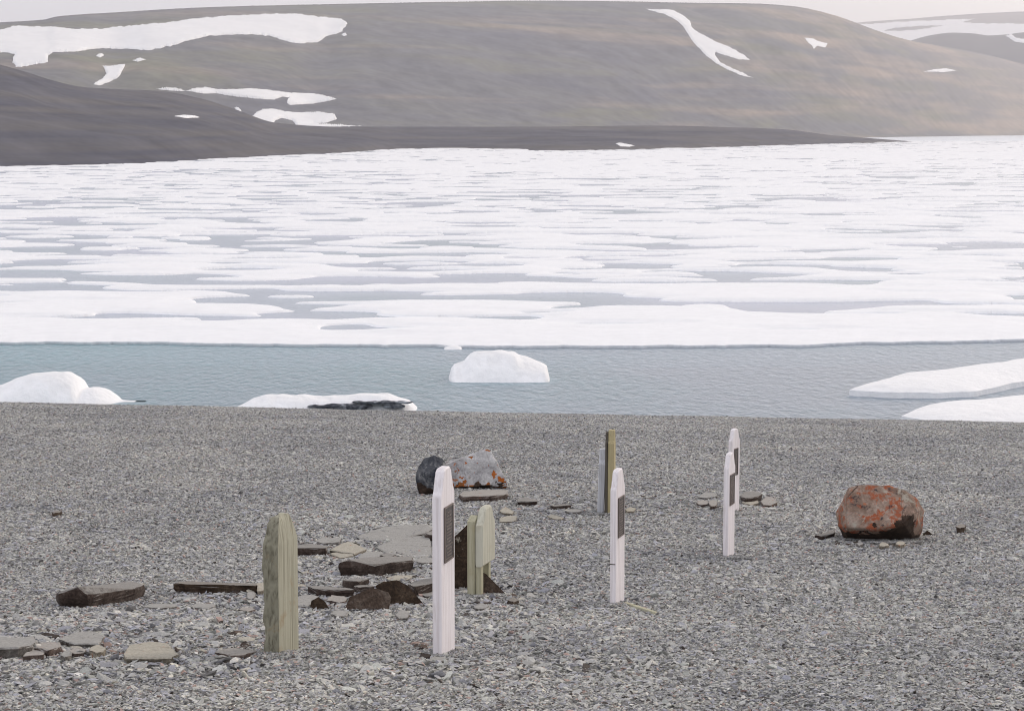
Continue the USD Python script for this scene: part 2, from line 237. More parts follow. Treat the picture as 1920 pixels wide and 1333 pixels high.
rng = np.random.default_rng(11)
def field(sig, seed, n=(2000, 1300)):
    f = ndimage.gaussian_filter(np.random.default_rng(seed).standard_normal(n).astype(np.float32), sig, mode='wrap'); return f / f.std()
GF = field((0.85, 2.0), 1) * 1.0 + field((2.0, 5.0), 2) * 0.5 + field((0.6, 0.8), 3) * 0.10
GB = field(30, 4)
def samp(f, x, y): return ndimage.map_coordinates(f, [np.mod(y, f.shape[0]), np.mod(x + 650, f.shape[1])], order=3 if f is GF else 1, mode='wrap')
edge_y = pch([(-400, 644), (0, 645), (250, 646), (480, 650), (850, 652), (1200, 653), (1450, 652), (1640, 646), (1750, 645), (1920, 642), (2320, 640)])
def depth0(px, py):                                                # distance along y at which the ray meets the sea
    r = ray(px, py); return -CAMZ * r[..., 1] / r[..., 2]
us = np.arange(-260, 2181, 3.1)
rows = np.concatenate([[0, 0, 0.12], np.geomspace(0.25, 1700, 720)])
r0 = ray(us, np.full_like(us, HOR)); sx = r0[:, 0] / r0[:, 1]
de = depth0(us, edge_y(us)); de = de + 1.6 * fbm2(us * 0.02, us * 0, 1.6, 5, 9) + 0.5 * fbm2(us * 0.1, us * 0, 1.6, 3, 19)
# rows grow so that each covers about half a pixel in height
t = np.linspace(0, 1, 740); inv = 1 / (1 / de[None] + t[:, None] * (1 / 1900.0 - 1 / de[None]))
dd = np.concatenate([de[None], de[None], inv], 0)
Xi, Yi = sx[None] * dd, dd
n = samp(GF, Xi * 1.0 + 6 * fbm2(Xi, Yi, 25, 2, 31), Yi * 0.92)
near = np.clip((dd - de[None]) / 22, 0, 1)
n = n + 1.7 * (1 - near) ** 1.5 + 0.30 * samp(GB, Xi, Yi) + 0.35 * np.clip((dd - 300) / 600, 0, 1) + 0.24
hh = np.clip(n / 0.22 + 0.5, 0, 1); hh = hh * hh * (3 - 2 * hh)
bump = 0.16 * np.clip(fbm2(Xi, Yi, 6.0, 4, 41) + 0.1, -0.1, 1)
Zi = 0.03 + (0.17 - 0.02 * np.clip((dd - 150) / 200, 0, 1) + 0.12 * np.clip(n - 0.3, 0, 1)) * hh + bump * hh * 0.6
Zi *= (0.40 + 0.60 * np.clip((dd - de[None]) / 5, 0, 1) ** 0.7)
far = np.clip((dd - 450) / 500, 0, 1)                              # rougher pressed-up ice towards the far shore
Zi += far * 1.3 * np.clip(fbm2(Xi, Yi * 1.0, 22.0, 4, 51) - 0.05, 0, 1)
Zi[0] = -0.55; Zi[1] = 0.05
Yi = Yi.copy(); Yi[0] += 0.35
tag(obj('sea_ice', grid_mesh(np.stack([Xi, Yi, Zi], -1)[:, ::-1]), 'ice_white', smooth=60), 'white pack ice broken by melt ponds, filling the bay to the far shore', 'sea ice', kind='structure')
tp = np.linspace(0, 1, 60); ip = 1 / (1 / (de[None] + 3) + tp[:, None] * (1 / 1880.0 - 1 / (de[None] + 3)))
cs = slice(None, None, 8)
Pp = np.stack([sx[None] * ip, ip, np.full_like(ip, 0.105)], -1)[:, cs]
tag(obj('melt_water', grid_mesh(Pp[:, ::-1]), 'pond_water'), 'grey blue melt water lying in hollows of the pack ice', 'melt water', kind='structure')
# pale ice foot just under the water along the ice edge
fw = 0.22 + 0.5 * np.clip(fbm2(us * 0.02, us * 0, 0.9, 3, 71) + 0.1, 0, 1)
foot = np.stack([np.stack([sx * (de - fw), de - fw, np.full_like(us, -0.9)], -1), np.stack([sx * (de - fw * 0.8), de - fw * 0.8, np.full_like(us, -0.06)], -1), np.stack([sx * (de + 0.5), de + 0.5, np.full_like(us, -0.03)], -1)])
tag(obj('ice_foot', grid_mesh(foot[:, ::-1]), 'wet_ice', smooth=True), 'pale blue ledge of ice under water along the edge of the pack ice', 'ice ledge', kind='structure')

# ------------------------------------------------------------------ hills
def polar(us, d):                                                  # columns (px at the horizon) and distances -> x, y
    a = azim(us); return np.sin(a) * d, np.cos(a) * d

class Terrain:
    """A hill whose foot, crest distance and skyline are given per column of directions."""
    def __init__(self, toe, crest, sky, shape, rough, seed, base=0.0, back=2500, back_slope=0.004, extra=None, u0=-500, u1=2420):
        self.toe, self.crest, self.sky, self.shape, self.rough, self.seed, self.base, self.back, self.bs, self.extra = map(lambda f: f, (pch(toe), pch(crest), pch(sky), shape, rough, seed, base, back, back_slope, extra))
        cols = np.arange(u0, u1 + 1, 8.0)
        self.k = np.ones_like(cols); self.cols = cols
        s = np.linspace(0, 1.6, 260)
        for _ in range(2):
            U = np.repeat(cols[:, None], len(s), 1); dt, dc = self.toe(U), self.crest(U); d = dt + s * (dc - dt)
            e = ((self.z(U, d) - CAMZ) / d).max(1)
            want = tanel(self.sky(cols), cols)
            zc = CAMZ + want * self.crest(cols)
            self.k *= np.clip((CAMZ + want * self.crest(cols) + 0) / (CAMZ + e * self.crest(cols)), 0.3, 3)
    def z(self, U, d):
        dt, dc = self.toe(U), self.crest(U); s = (d - dt) / (dc - dt)
        zc = CAMZ + tanel(self.sky(U), U) * dc
        x, y = polar(U, d)
        f = self.shape(np.clip(s, 0, 1), U)
        nz = sum(a * fbm2(x, y, sc, 4, self.seed + i) for i, (a, sc) in enumerate(self.rough))
        z = self.base + (zc - self.base) * f * np.interp(U, self.cols, self.k)
        z = z + nz * np.clip(s * 3, 0, 1) * np.clip(1.25 - s, 0.12, 1)
        if self.extra is not None: z = z + self.extra(U, d, s)
        return z - np.clip(-s, 0, 1) * 60 + np.clip(d - dc, 0, None) * self.bs
    def mesh(self, u0, u1, du, nd):
        us = np.arange(u0, u1 + 1e-6, du); s = np.concatenate([[-0.1], np.linspace(0, 1.08, nd), [1.25, 1.5, 2.0]])
        U = np.repeat(us[None], len(s), 0); d = self.toe(U) + s[:, None] * (self.crest(U) - self.toe(U))
        x, y = polar(U, d)
        Z = self.z(U, d); self.grid = (us, s, Z)
        return grid_mesh(np.stack([x, y, Z], -1)[:, ::-1])
    def drape(self, px, py, steps=700):
        """Distance along the column and height at which the pixel's ray meets the hill's mesh."""
        us, ss, Z = self.grid
        r = ray(px, py); az = np.arctan2(r[:, 0], r[:, 1]); u = CX + F * np.tan(az) * (cp + (CY - HOR) / F * sp)
        s = np.linspace(0.0, 1.1, steps); dt, dc = self.toe(u)[:, None], self.crest(u)[:, None]; d = dt + s * (dc - dt)
        fi = np.repeat(((u - us[0]) / (us[1] - us[0]))[:, None], steps, 1); fs = np.repeat(np.interp(s, ss, np.arange(len(ss)))[None], len(u), 0)
        z = ndimage.map_coordinates(Z, [fs, fi], order=1, mode='nearest'); e = (z - CAMZ) / d
        want = (r[:, 2] / np.hypot(r[:, 0], r[:, 1]))[:, None]
        i = np.where((e >= want).any(1), np.argmax(e >= want, 1), np.argmax(e, 1)); k = np.arange(len(u))
        return u, d[k, i], z[k, i]

def s_shape(a, p):                                                 # flat apron, then a rounded slope
    def f(s, U):
        q = np.clip((s - a) / (1 - a), 0, 1)
        return 0.14 * np.clip(s / max(a, 0.05), 0, 1) * (1 - q) + (0.14 + 0.86 * (1 - (1 - q) ** p)) * q ** 0.55 if False else 0.14 * s + 0.86 * (1 - (1 - q) ** p) * (q * (2 - q)) ** 0.6
    return f
def gully(pts, width, depth):
    """A dip that follows a line of pixels up the hill (column as a function of s)."""
    a = np.array(pts, float)
    return lambda U, d, s: -depth * np.exp(-((U - np.interp(s, a[:, 0], a[:, 1])) / width) ** 2) * np.clip((s - a[0, 0]) * 5, 0, 1) * np.clip((1.02 - s) * 8, 0, 1)
g1 = gully([(0.05, 1640), (0.35, 1480), (0.6, 1400), (0.8, 1320), (0.95, 1250)], 26, 9)
g2 = gully([(0.1, 560), (0.5, 610), (0.9, 640)], 45, 7)
g3 = gully([(0.1, 180), (0.5, 215), (0.9, 230)], 50, 8)
main_hill = Terrain(
    toe=[(-500, 1350), (0, 1350), (640, 1700), (1000, 1900), (1350, 2300), (1600, 2800), (1740, 3350), (1920, 4200), (2420, 5200)],
    crest=[(-500, 2500), (0, 2600), (640, 2900), (1000, 3200), (1400, 3600), (1640, 4300), (1920, 5400), (2420, 6200)],
    sky=[(-500, 75), (0, 43), (90, 37), (110, 32), (220, 24), (400, 14), (640, 8), (850, 4), (1000, 2), (1150, 3), (1300, 6), (1400, 7), (1480, 12), (1560, 29), (1600, 43), (1640, 58), (1700, 76), (1760, 87), (1820, 98), (1870, 109), (1920, 122), (2420, 205)],
    shape=s_shape(0.06, 1.8), rough=[(28, 420), (18, 130), (7, 50)], seed=100, extra=lambda U, d, s: g1(U, d, s) + g2(U, d, s) + g3(U, d, s))
shore = [(-500, 330), (-100, 316), (0, 313.5), (200, 310), (440, 297), (640, 288), (760, 280), (850, 279), (950, 281), (1050, 284), (1200, 281), (1350, 277), (1550, 271), (1735, 267.5), (1760, 267.3), (2420, 267)]
shore_d = [(u, CAMZ / -float(tanel(y, u))) for u, y in shore]
foreshore = Terrain(
    toe=shore_d,
    crest=[(-500, 800), (0, 900), (300, 1150), (440, 1250), (640, 1350), (1000, 1500), (1350, 1650), (1550, 1800), (1735, 1850), (2420, 1850)],
    sky=[(-500, 60), (-60, 108), (0, 121), (60, 138), (100, 151), (160, 164), (230, 168), (300, 171), (380, 186), (440, 205), (520, 231), (640, 238), (1000, 238), (1220, 236), (1400, 240), (1470, 243), (1560, 254), (1650, 261), (1720, 266.5), (1760, 270), (2420, 290)],
    shape=lambda s, U: (lambda w: w * np.minimum(1, 0.12 + 1.1 * s) * np.clip(s * 14, 0, 1) + (1 - w) * (0.85 * s + 0.15 * np.clip(s * 8, 0, 1)))(np.clip((U - 350) / 350, 0, 1)),
    rough=[(9, 160), (5, 45), (1.6, 16)], seed=200, back_slope=-0.06, extra=None)
far_hill = Terrain(toe=[(-500, 6300), (2420, 6300)], crest=[(-500, 8500), (2420, 8500)],
    sky=[(-500, 150), (1400, 62), (1580, 45), (1640, 40), (1700, 36), (1760, 31), (1850, 25), (1920, 22), (2420, 8)], shape=s_shape(0.05, 1.7), rough=[(30, 900), (12, 250)], seed=300, u0=1300)
far_dark = Terrain(toe=[(-500, 5000), (2420, 5000)], crest=[(-500, 6000), (2420, 6000)],
    sky=[(-500, 240), (1560, 130), (1650, 95), (1700, 78), (1740, 67), (1780, 62), (1815, 63), (1850, 67), (1885, 65), (1920, 61), (2000, 66), (2420, 90)], shape=s_shape(0.05, 2.2), rough=[(20, 500), (10, 130)], seed=400, back_slope=-0.05, u0=1300)
tag(obj('far_snow_hill', far_hill.mesh(1400, 2420, 6, 90), 'far_hill_rock', smooth=True), 'distant snow streaked hill showing above the right end of the main ridge', 'hill', kind='structure')
tag(obj('far_dark_hill', far_dark.mesh(1500, 2420, 5, 70), 'far_dark_hill', smooth=True), 'distant dark hill in front of the snowy hill at right', 'hill', kind='structure')
tag(obj('hills', main_hill.mesh(-500, 2420, 5, 230), 'hill_tundra', smooth=True), 'long bare brown grey hill across the bay with rounded right shoulder', 'hill', kind='structure')
tag(obj('foreshore', foreshore.mesh(-500, 1780, 4, 120), 'dark_scree', smooth=True), 'dark scree slope and low spit along the far shore', 'shore', kind='structure')

def roughen(poly, amp=(2.0, 0.7), seed=0, step=3.0):
    ring = shapely.segmentize(Polygon(poly), step).exterior
    p = np.array(ring.coords)[:-1]
    s = np.arange(len(p)) * 0.9 * 1.6
    p[:, 0] += amp[0] * 2 * fbm2(s, s * 0 + seed, 3.0, 3, seed); p[:, 1] += amp[1] * 2 * fbm2(s, s * 0 + seed + 7, 3.0, 3, seed + 5)
    g = Polygon(p).buffer(0)
    return max(getattr(g, 'geoms', [g]), key=lambda q: q.area)

def draped(name, label, terrain, poly, thick=1.6, holes=(), seed=0, mat='hill_snow', amp=(2.0, 0.7), step=2.4):
    g = roughen(poly, amp, seed)
    for h in holes: g = g.difference(roughen(h, amp, seed + 3))
    g = max(getattr(g, 'geoms', [g]), key=lambda q: q.area)
    b = [np.array(shapely.segmentize(r, 2.2).coords)[:-1] for r in [g.exterior, *g.interiors]]
    x0, y0, x1, y1 = g.bounds
    gx, gy = np.meshgrid(np.arange(x0, x1, step * 1.6), np.arange(y0, y1, step * 0.6))
    q = np.stack([gx.ravel(), gy.ravel()], 1)
    inner = g.buffer(-0.8)
    q = q[shapely.contains_xy(inner, q[:, 0], q[:, 1])] if not inner.is_empty else q[:0]
    pts = np.concatenate(b + [q]); nb = sum(map(len, b))
    tri = Delaunay(pts).simplices
    c = pts[tri].mean(1); tri = tri[shapely.contains_xy(g, c[:, 0], c[:, 1])]
    u, d, z = terrain.drape(pts[:, 0], pts[:, 1])
    lift = np.full(len(pts), thick); lift[:nb] = 0.25
    x, y = polar(u, d)
    top = np.stack([x, y, z + lift], 1)
    a, bb, cc = top[tri[:, 0]], top[tri[:, 1]], top[tri[:, 2]]
    flip = np.cross(bb - a, cc - a)[:, 2] < 0; tri[flip] = tri[flip][:, ::-1]
    n = len(pts); bot = np.stack([x, y, z - 2.0], 1)
    edges = np.sort(np.concatenate([tri[:, [0, 1]], tri[:, [1, 2]], tri[:, [2, 0]]]), 1)
    alld = np.concatenate([tri[:, [0, 1]], tri[:, [1, 2]], tri[:, [2, 0]]])
    _, inv, cnt = np.unique(edges, axis=0, return_inverse=True, return_counts=True)
    e = alld[cnt[inv.ravel()] == 1]
    side = np.concatenate([np.stack([e[:, 1], e[:, 0], e[:, 0] + n], 1), np.stack([e[:, 1], e[:, 0] + n, e[:, 1] + n], 1)])
    return tag(obj(name, (np.concatenate([top, bot]), np.concatenate([tri, side, tri[:, ::-1] + n])), mat, smooth=40), label, 'snow patch', kind='thing')

SN = [
 (main_hill, 'great white snowfield lying along the upper left of the long hill', [(-120, 62), (0, 58), (30, 50), (85, 51), (140, 56), (190, 56), (240, 50), (300, 45), (360, 38), (430, 31), (500, 28), (555, 27), (600, 33), (640, 36), (650, 45), (640, 60), (612, 70), (595, 80), (555, 82), (530, 76), (505, 68), (470, 66), (430, 66), (390, 68), (355, 76), (320, 87), (280, 95), (240, 93), (180, 92), (140, 97), (100, 98), (92, 104), (90, 118), (60, 123), (30, 127), (24, 118), (28, 102), (0, 98), (-120, 96)], []),
 (main_hill, 'short hooked snow gully below the great snowfield at left', [(193, 124), (205, 126), (235, 122), (228, 135), (224, 145), (205, 155), (188, 161), (175, 159), (192, 149), (200, 139)], []),
 (main_hill, 'tiny snow patch just above the hooked snow gully', [(249, 114), (262, 111), (274, 112), (258, 117)], []),
 (main_hill, 'tiny snow patch under the lower edge of the great snowfield', [(180, 106), (190, 101), (195, 104), (188, 109)], []),
 (main_hill, 'small white dot of snow right of the great snowfield tip', [(640, 66), (647, 63), (651, 67), (645, 69)], []),
 (main_hill, 'long jagged snow streak along the foot of the hill at left', [(350, 171), (372, 167), (390, 166), (410, 170), (440, 170), (470, 168), (510, 171), (545, 176), (590, 177), (632, 187), (590, 195), (543, 198), (535, 190), (510, 188), (480, 186), (440, 182), (405, 176), (380, 176)], [[(515, 187), (530, 182), (541, 184), (538, 196), (520, 193)]]),
 (main_hill, 'thin snow sliver at the left end of the jagged snow streak', [(293, 168), (310, 166), (335, 168), (348, 172), (320, 171)], []),
 (main_hill, 'arched snowbank with a dark rock in its middle near the far shore', [(466, 226), (480, 213), (492, 207), (512, 206), (535, 211), (560, 213), (600, 212), (628, 216), (632, 224), (612, 231), (585, 233), (640, 235.5), (678, 237), (640, 238.2), (556, 238.4), (530, 238), (508, 239), (500, 240), (485, 233)], [[(510, 239), (516, 227), (528, 222), (548, 227), (556, 236), (540, 239)]]),
 (main_hill, 'narrow snow hook left of the arched snowbank', [(440, 203), (448, 204), (455, 214), (463, 224), (460, 228), (450, 218)], []),
 (foreshore, 'small flat snow lens on the dark slope at left', [(328, 219), (345, 217), (365, 218), (374, 221), (350, 222)], []),
 (main_hill, 'forked snow couloir running down the middle right of the long hill', [(1212, 18), (1240, 19), (1262, 20), (1282, 30), (1294, 40), (1298, 54), (1312, 63), (1340, 78), (1370, 91), (1395, 104), (1406, 114), (1385, 112), (1355, 103), (1342, 98), (1340, 104), (1350, 118), (1375, 130), (1412, 147), (1395, 144), (1365, 132), (1340, 118), (1318, 100), (1300, 80), (1286, 60), (1280, 50), (1268, 38), (1245, 27), (1222, 21)], []),
 (main_hill, 'small torn snow patch high on the right shoulder of the hill', [(1508, 72), (1525, 73), (1535, 79), (1551, 82), (1548, 90), (1532, 87), (1526, 93), (1520, 84)], []),
 (main_hill, 'small flat snow lens low on the right slope of the hill', [(1732, 135), (1750, 131), (1775, 129), (1793, 133), (1770, 136)], []),
 (far_hill, 'broad snow bands across the distant hill at right', [(1560, 50), (1600, 47), (1640, 46), (1690, 42), (1750, 40), (1800, 38), (1828, 36), (1800, 43), (1840, 46), (1900, 46), (1960, 50), (1960, 72), (1880, 76), (1800, 76), (1720, 88), (1660, 88), (1600, 70)], [[(1650, 60), (1680, 53), (1720, 50), (1775, 48), (1740, 55), (1700, 59)]]),
 (far_dark, 'thin snow gully on the dark hill at the right border', [(1886, 68), (1896, 66), (1905, 73), (1925, 78), (1960, 88), (1925, 82), (1903, 79)], []),
 (foreshore, 'small white snow patch beside the ice on the low spit', [(1155, 270), (1163, 269), (1190, 274), (1180, 276), (1163, 275)], []),
]
for i, (tr, lab, poly, holes) in enumerate(SN):
    fa = tr in (far_hill, far_dark)
    draped('snow_patch', lab, tr, poly, thick=6.0 if fa else (0.5 if tr is foreshore else 1.8), holes=holes, seed=10 + i, amp=(5.0, 2.6) if i == 0 else (3.0, 1.0) if i in (5, 10, 13) else (1.8, 0.6))

# ------------------------------------------------------------------ haze
M('haze_air', {'v': ('principled_volume', {'color': (0.96, 0.95, 1.0), 'density': 0.00013, 'anisotropy': 0.35})}, volume='v.volume')
hz = trimesh.creation.box(bounds=[[-9500, -300, -90], [9500, 15000, 640]])
hb = obj('haze', hz, 'haze_air'); tag(hb, 'thin pale haze over the bay and the hills', 'haze', kind='stuff')

# ------------------------------------------------------------------ drifting ice floes
def floe(label, px, base_py, outline, depth, mat='snow_white', res=0.13, foot=None, seed=0, keel=True):
    """outline: (px, py) skyline of the floe seen from the beach; it rises from the water at base_py and is depth metres deep."""
    D = float(depth0(px, base_py)) + depth / 2
    o = np.array(outline, float); r = ray(o[:, 0], o[:, 1]); r = r / r[:, 1:2]
    xs_, zs_ = r[:, 0] * D, np.maximum(r[:, 2] * D + CAMZ, 0.0)
    x = np.arange(xs_[0], xs_[-1] + 1e-6, res); top = PchipInterpolator(xs_, zs_)(x)
    yy = np.linspace(-1, 1, 41)
    half = depth / 2 * np.clip(np.sqrt(np.clip(top / max(top.max() * 0.5, 1e-3), 0, 1)), 0.12, 1)
    Yg = D + yy[:, None] * half[None] * (1 + 0.25 * fbm2(x[None] + 0 * yy[:, None], 0 * x[None] + yy[:, None], 1.3, 3, seed + 1))
    Xg = np.repeat(x[None], len(yy), 0)
    prof = np.clip(1 - np.abs(yy[:, None] - 0.05) ** 2.2, 0, 1) ** 0.9
    Zg = top[None] * prof * (1 + 0.12 * fbm2(Xg, Yg, 0.8, 3, seed + 7)) * (1 + 0.25 * fbm2(Xg, Yg, 0.9, 4, seed + 2) * (1 - prof)) + 0.20 * fbm2(Xg, Yg * 0.7, 0.5, 5, seed + 3) * np.clip(top[None] * 2, 0, 1)
    Zg[0] = Zg[-1] = -0.12; Zg[:, 0] = Zg[:, -1] = -0.1
    t = thing('ice_floe', label, 'ice floe', (0, 0, 0))
    obj('ice_body', grid_mesh(np.stack([Xg, Yg, Zg], -1)[:, ::-1]), mat, str(t.GetPath()), smooth=50)
    if not keel: return t, D
    # the pale foot that shows through the water
    c = np.array([x.mean(), D]); a = np.linspace(0, 2 * np.pi, 60, endpoint=False)
    w = np.array([(x[-1] - x[0]) / 2 + 0.12, depth / 2 + 0.25])
    rr = 1 + 0.25 * fbm2(np.cos(a) * 2, np.sin(a) * 2, 1.0, 3, seed + 9)
    ex = foot or 0.0
    rings = [np.stack([c[0] + w[0] * k * rr * np.cos(a) + ex * (np.cos(a) > 0) * np.cos(a) * k, c[1] + w[1] * k * rr * np.sin(a), np.full(60, zz)], 1) for k, zz in ((0.35, -0.05), (0.9, -0.07), (1.0, -0.10), (0.85, -0.13))]
    V = np.concatenate([[[c[0], c[1], -0.05]]] + rings); fcs = [[0, 1 + i, 1 + (i + 1) % 60] for i in range(60)]
    for kx in range(3):
        for i in range(60):
            A, B = 1 + kx * 60 + i, 1 + kx * 60 + (i + 1) % 60; fcs += [[A, A + 60, B], [B, A + 60, B + 60]]
    obj('ice_keel', (V, np.array(fcs)), 'wet_ice', str(t.GetPath()), smooth=True)
    return t, D

floe('large double humped ice floe stranded at the left border', 100, 764, [(-60, 763), (-30, 738), (0, 722), (30, 710), (60, 701), (90, 697), (120, 698), (140, 705), (152, 716), (156, 728), (175, 727), (195, 731), (212, 741), (226, 751), (250, 757), (270, 760), (284, 763)], 3.4, seed=1, keel=False)
t2, D2 = floe('low ice floe with a dark dirt band behind the beach crest', 615, 775, [(436, 774), (455, 758), (480, 746), (520, 740), (560, 741), (620, 743), (650, 741), (690, 737), (725, 737), (745, 746), (765, 752), (782, 764), (792, 774)], 2.4, seed=2)
# dark bands of gravel frozen into the front of that floe
def band(x0, x1, y0, y1, seed):
    n = 34; px = np.linspace(x0, x1, n); s = np.linspace(0, 1, n)
    hi = y0 + 3 * fbm2(s * 9, s * 0, 1, 3, seed) * 2; lo = y1 + 3 * fbm2(s * 9, s * 0 + 5, 1, 3, seed) * 2
    e = np.sin(np.pi * s) ** 0.4; mid = (hi + lo) / 2; hi, lo = mid + (hi - mid) * e, mid + (lo - mid) * e
    D = D2 - 1.2
    def at(px, py, dy):
        r = ray(px, py); r = r / r[:, 1:2]; return np.stack([r[:, 0] * (D + dy), np.full(len(px), D + dy), r[:, 2] * (D + dy) + CAMZ], 1)
    P = np.stack([at(px, lo, 0.5), at(px, lo, -0.12), at(px, mid, -0.17), at(px, hi, -0.06), at(px, hi, 0.6)])
    obj('dirt_band', grid_mesh(P), 'dirty_ice', str(t2.GetPath()))
band(576, 700, 757, 766, 3); band(660, 776, 751, 758, 4); band(610, 690, 763, 769, 5); band(718, 760, 757, 765, 6)
floe('rounded white ice floe adrift in the middle of the open water', 940, 718, [(840, 712), (843, 697), (852, 683), (868, 678), (880, 666), (903, 660), (940, 657.5), (963, 659), (975, 668), (1000, 675), (1022, 684), (1033, 693), (1037, 708)], 3.4, foot=0.4, seed=3)
floe('small ice chunk at the edge of the pack ice above the rounded floe', 850, 656, [(831, 656), (838, 650), (850, 648), (862, 650), (868, 656)], 1.0, seed=4, res=0.06)

def raft(label, plan, thick, seed):
    """A flat floe: plan in pixels on the water, top surface thick metres above it."""
    g = shapely.segmentize(Polygon(plan), 14).exterior; p = np.array(g.coords)[:-1]
    s = np.arange(len(p)); p[:, 1] += 2.5 * fbm2(s * 0.5, s * 0, 1, 3, seed)
    d = depth0(p[:, 0], p[:, 1]); r = ray(p[:, 0], p[:, 1]); w = np.stack([r[:, 0] / r[:, 1] * d, d], 1)
    poly = Polygon(w).buffer(0); inn = poly.buffer(-0.35)
    pts = [np.array(shapely.segmentize(poly.exterior, 0.25).coords)[:-1]]; nb = len(pts[0])
    x0, y0, x1, y1 = poly.bounds; gx, gy = np.meshgrid(np.arange(x0, x1, 0.28), np.arange(y0, y1, 0.28)); q = np.stack([gx.ravel(), gy.ravel()], 1)
    q = q[shapely.contains_xy(poly.buffer(-0.1), q[:, 0], q[:, 1])]; P = np.concatenate(pts + [q])
    tri = Delaunay(P).simplices; c = P[tri].mean(1); tri = tri[shapely.contains_xy(poly, c[:, 0], c[:, 1])]
    dist = shapely.distance(shapely.points(P), poly.exterior)
    z = thick * (0.45 + 0.55 * np.clip(dist / 1.6, 0, 1) ** 0.6) + 0.12 * fbm2(P[:, 0], P[:, 1], 1.6, 4, seed + 1); z[:nb] = np.maximum(z[:nb], 0.12)
    V = np.column_stack([P, z]); a, b, c = V[tri[:, 0]], V[tri[:, 1]], V[tri[:, 2]]
    fl = np.cross(b - a, c - a)[:, 2] < 0; tri[fl] = tri[fl][:, ::-1]
    B = np.column_stack([P[:nb], np.full(nb, -0.5)]); n = len(P); i = np.arange(nb); j = (i + 1) % nb
    side = np.concatenate([np.stack([i, j, n + i], 1), np.stack([j, n + j, n + i], 1)])
    t = thing('ice_floe', label, 'ice floe')
    obj('ice_body', (np.concatenate([V, B]), np.concatenate([tri, side])), 'snow_white', str(t.GetPath()), smooth=50)
    k = np.array(poly.buffer(0.3).exterior.simplify(0.05).coords)[:-1]; k3 = np.column_stack([k, np.full(len(k), -0.09)])
    cc = np.array([[poly.representative_point().x, poly.representative_point().y]]); K = np.concatenate([np.column_stack([cc, [[-0.06]]]), k3])
    m = len(k); f = np.array([[0, 1 + a, 1 + (a + 1) % m] for a in range(m)])
    obj('ice_keel', (K, f), 'wet_ice', str(t.GetPath()))
raft('long flat ice floe sloping in from the right border over open water', [(1592, 742), (1625, 730), (1660, 722), (1690, 712), (1740, 708), (1790, 702), (1850, 694), (1900, 686), (2150, 660), (2150, 700), (1920, 724), (1880, 733), (1830, 744), (1750, 748), (1660, 746)], 0.5, 21)
raft('flat ice floe stranded at the water edge below the long floe at right', [(1690, 790), (1720, 776), (1760, 766), (1800, 763), (1850, 760), (1920, 750), (2150, 735), (2150, 800), (1920, 806), (1760, 806)], 0.45, 22)

# ------------------------------------------------------------------ rock builders
def rough_rock(v, amp=0.006, size=0.03, seed=0, smooth=6, big=0.0):
    h = trimesh.convex.convex_hull(np.asarray(v, float))
    m = trimesh.Trimesh(*trimesh.remesh.subdivide_to_size(h.vertices, h.faces, size)); m.merge_vertices()
    if smooth: trimesh.smoothing.filter_laplacian(m, lamb=0.5, iterations=smooth)
    n = m.vertex_normals; p = m.vertices
    m.vertices = p + n * (amp * 2 * (meshkit.fbm(p / (size * 4) + seed * 3.1, 4, seed) - 0.5) + big * 2 * (meshkit.fbm(p / 0.22 + seed, 3, seed + 8) - 0.5))[:, None]
    return m

def slab(label, poly, h, mat, tilt=(0, 0), seed=0, name='flat_stone', cat='stone', sink=0.05, amp=0.006, layers=1):
    """A flat stone: its top outline in pixels, h metres above the shingle; tilt lifts it along x and y."""
    p = np.array(poly, float); c = p.mean(0); h = h * 1.35 + 0.018 if mat in ('slab_dark', 'slab_brown') else h * 0.62 + 0.016
    g0 = shapely.segmentize(Polygon(p), max(3.0, np.ptp(p[:, 0]) / 7)).exterior; p = np.array(g0.coords)[:-1]
    jr = np.random.default_rng(seed + 900); p = c + (p - c) * (1 + jr.uniform(-0.13, 0.06, (len(p), 1)))
    g = hit(c[0], p[:, 1].mean()); gx = (ground(g[0] + .3, g[1]) - ground(g[0] - .3, g[1])) / .6 + tilt[0]; gy = (ground(g[0], g[1] + .3) - ground(g[0], g[1] - .3)) / .6 + tilt[1]
    r = ray(p[:, 0], p[:, 1]); z0 = g[2] + h
    t = (z0 - CAMZ - gx * g[0] - gy * g[1]) / (r[:, 2] - gx * r[:, 0] - gy * r[:, 1])
    T = r * t[:, None]; T[:, 2] += CAMZ
    T[:, 1] = np.clip(T[:, 1], g[1] - 1.4, g[1] + 1.6)
    ctr = T.mean(0); rg = np.random.default_rng(seed + 500)
    pts = []
    for k, zz in ((0.975, 0.0), (1.0, -0.16 * h), (0.98 + 0.02 * rg.uniform(-1, 1), -0.5 * h), (0.86, -h - sink)):
        q = ctr + (T - ctr) * k; q[:, 2] += zz; q[:, :2] += rg.uniform(-1, 1, (len(q), 2)) * 0.006; pts.append(q)
    V = np.concatenate(pts)
    try: m = rough_rock(V - ctr, amp, max(0.016, min(0.03, h * 0.3)), seed, 0, min(0.010, h * 0.15))
    except Exception as e: print('slab failed', label, e); return
    # uneven layers of the shale along its sides
    nz = np.abs(m.vertex_normals[:, 2]); lay = meshkit.fbm(np.column_stack([m.vertices[:, :2] * 4, m.vertices[:, 2] * 70]) + seed, 3, seed) - 0.5
    m.vertices = m.vertices + m.vertex_normals * (0.016 * lay * (nz < 0.6))[:, None]
    x = thing(name, label, cat, ctr); x.SetTypeName('Xform')
    path = str(x.GetPath()); stage.RemovePrim(path)
    pr = usdkit.mesh(stage, path, m, L + mat, smooth=35); pr.AddTranslateOp().Set(Gf.Vec3d(*map(float, ctr)))
    return tag(pr, label, cat, kind='thing')

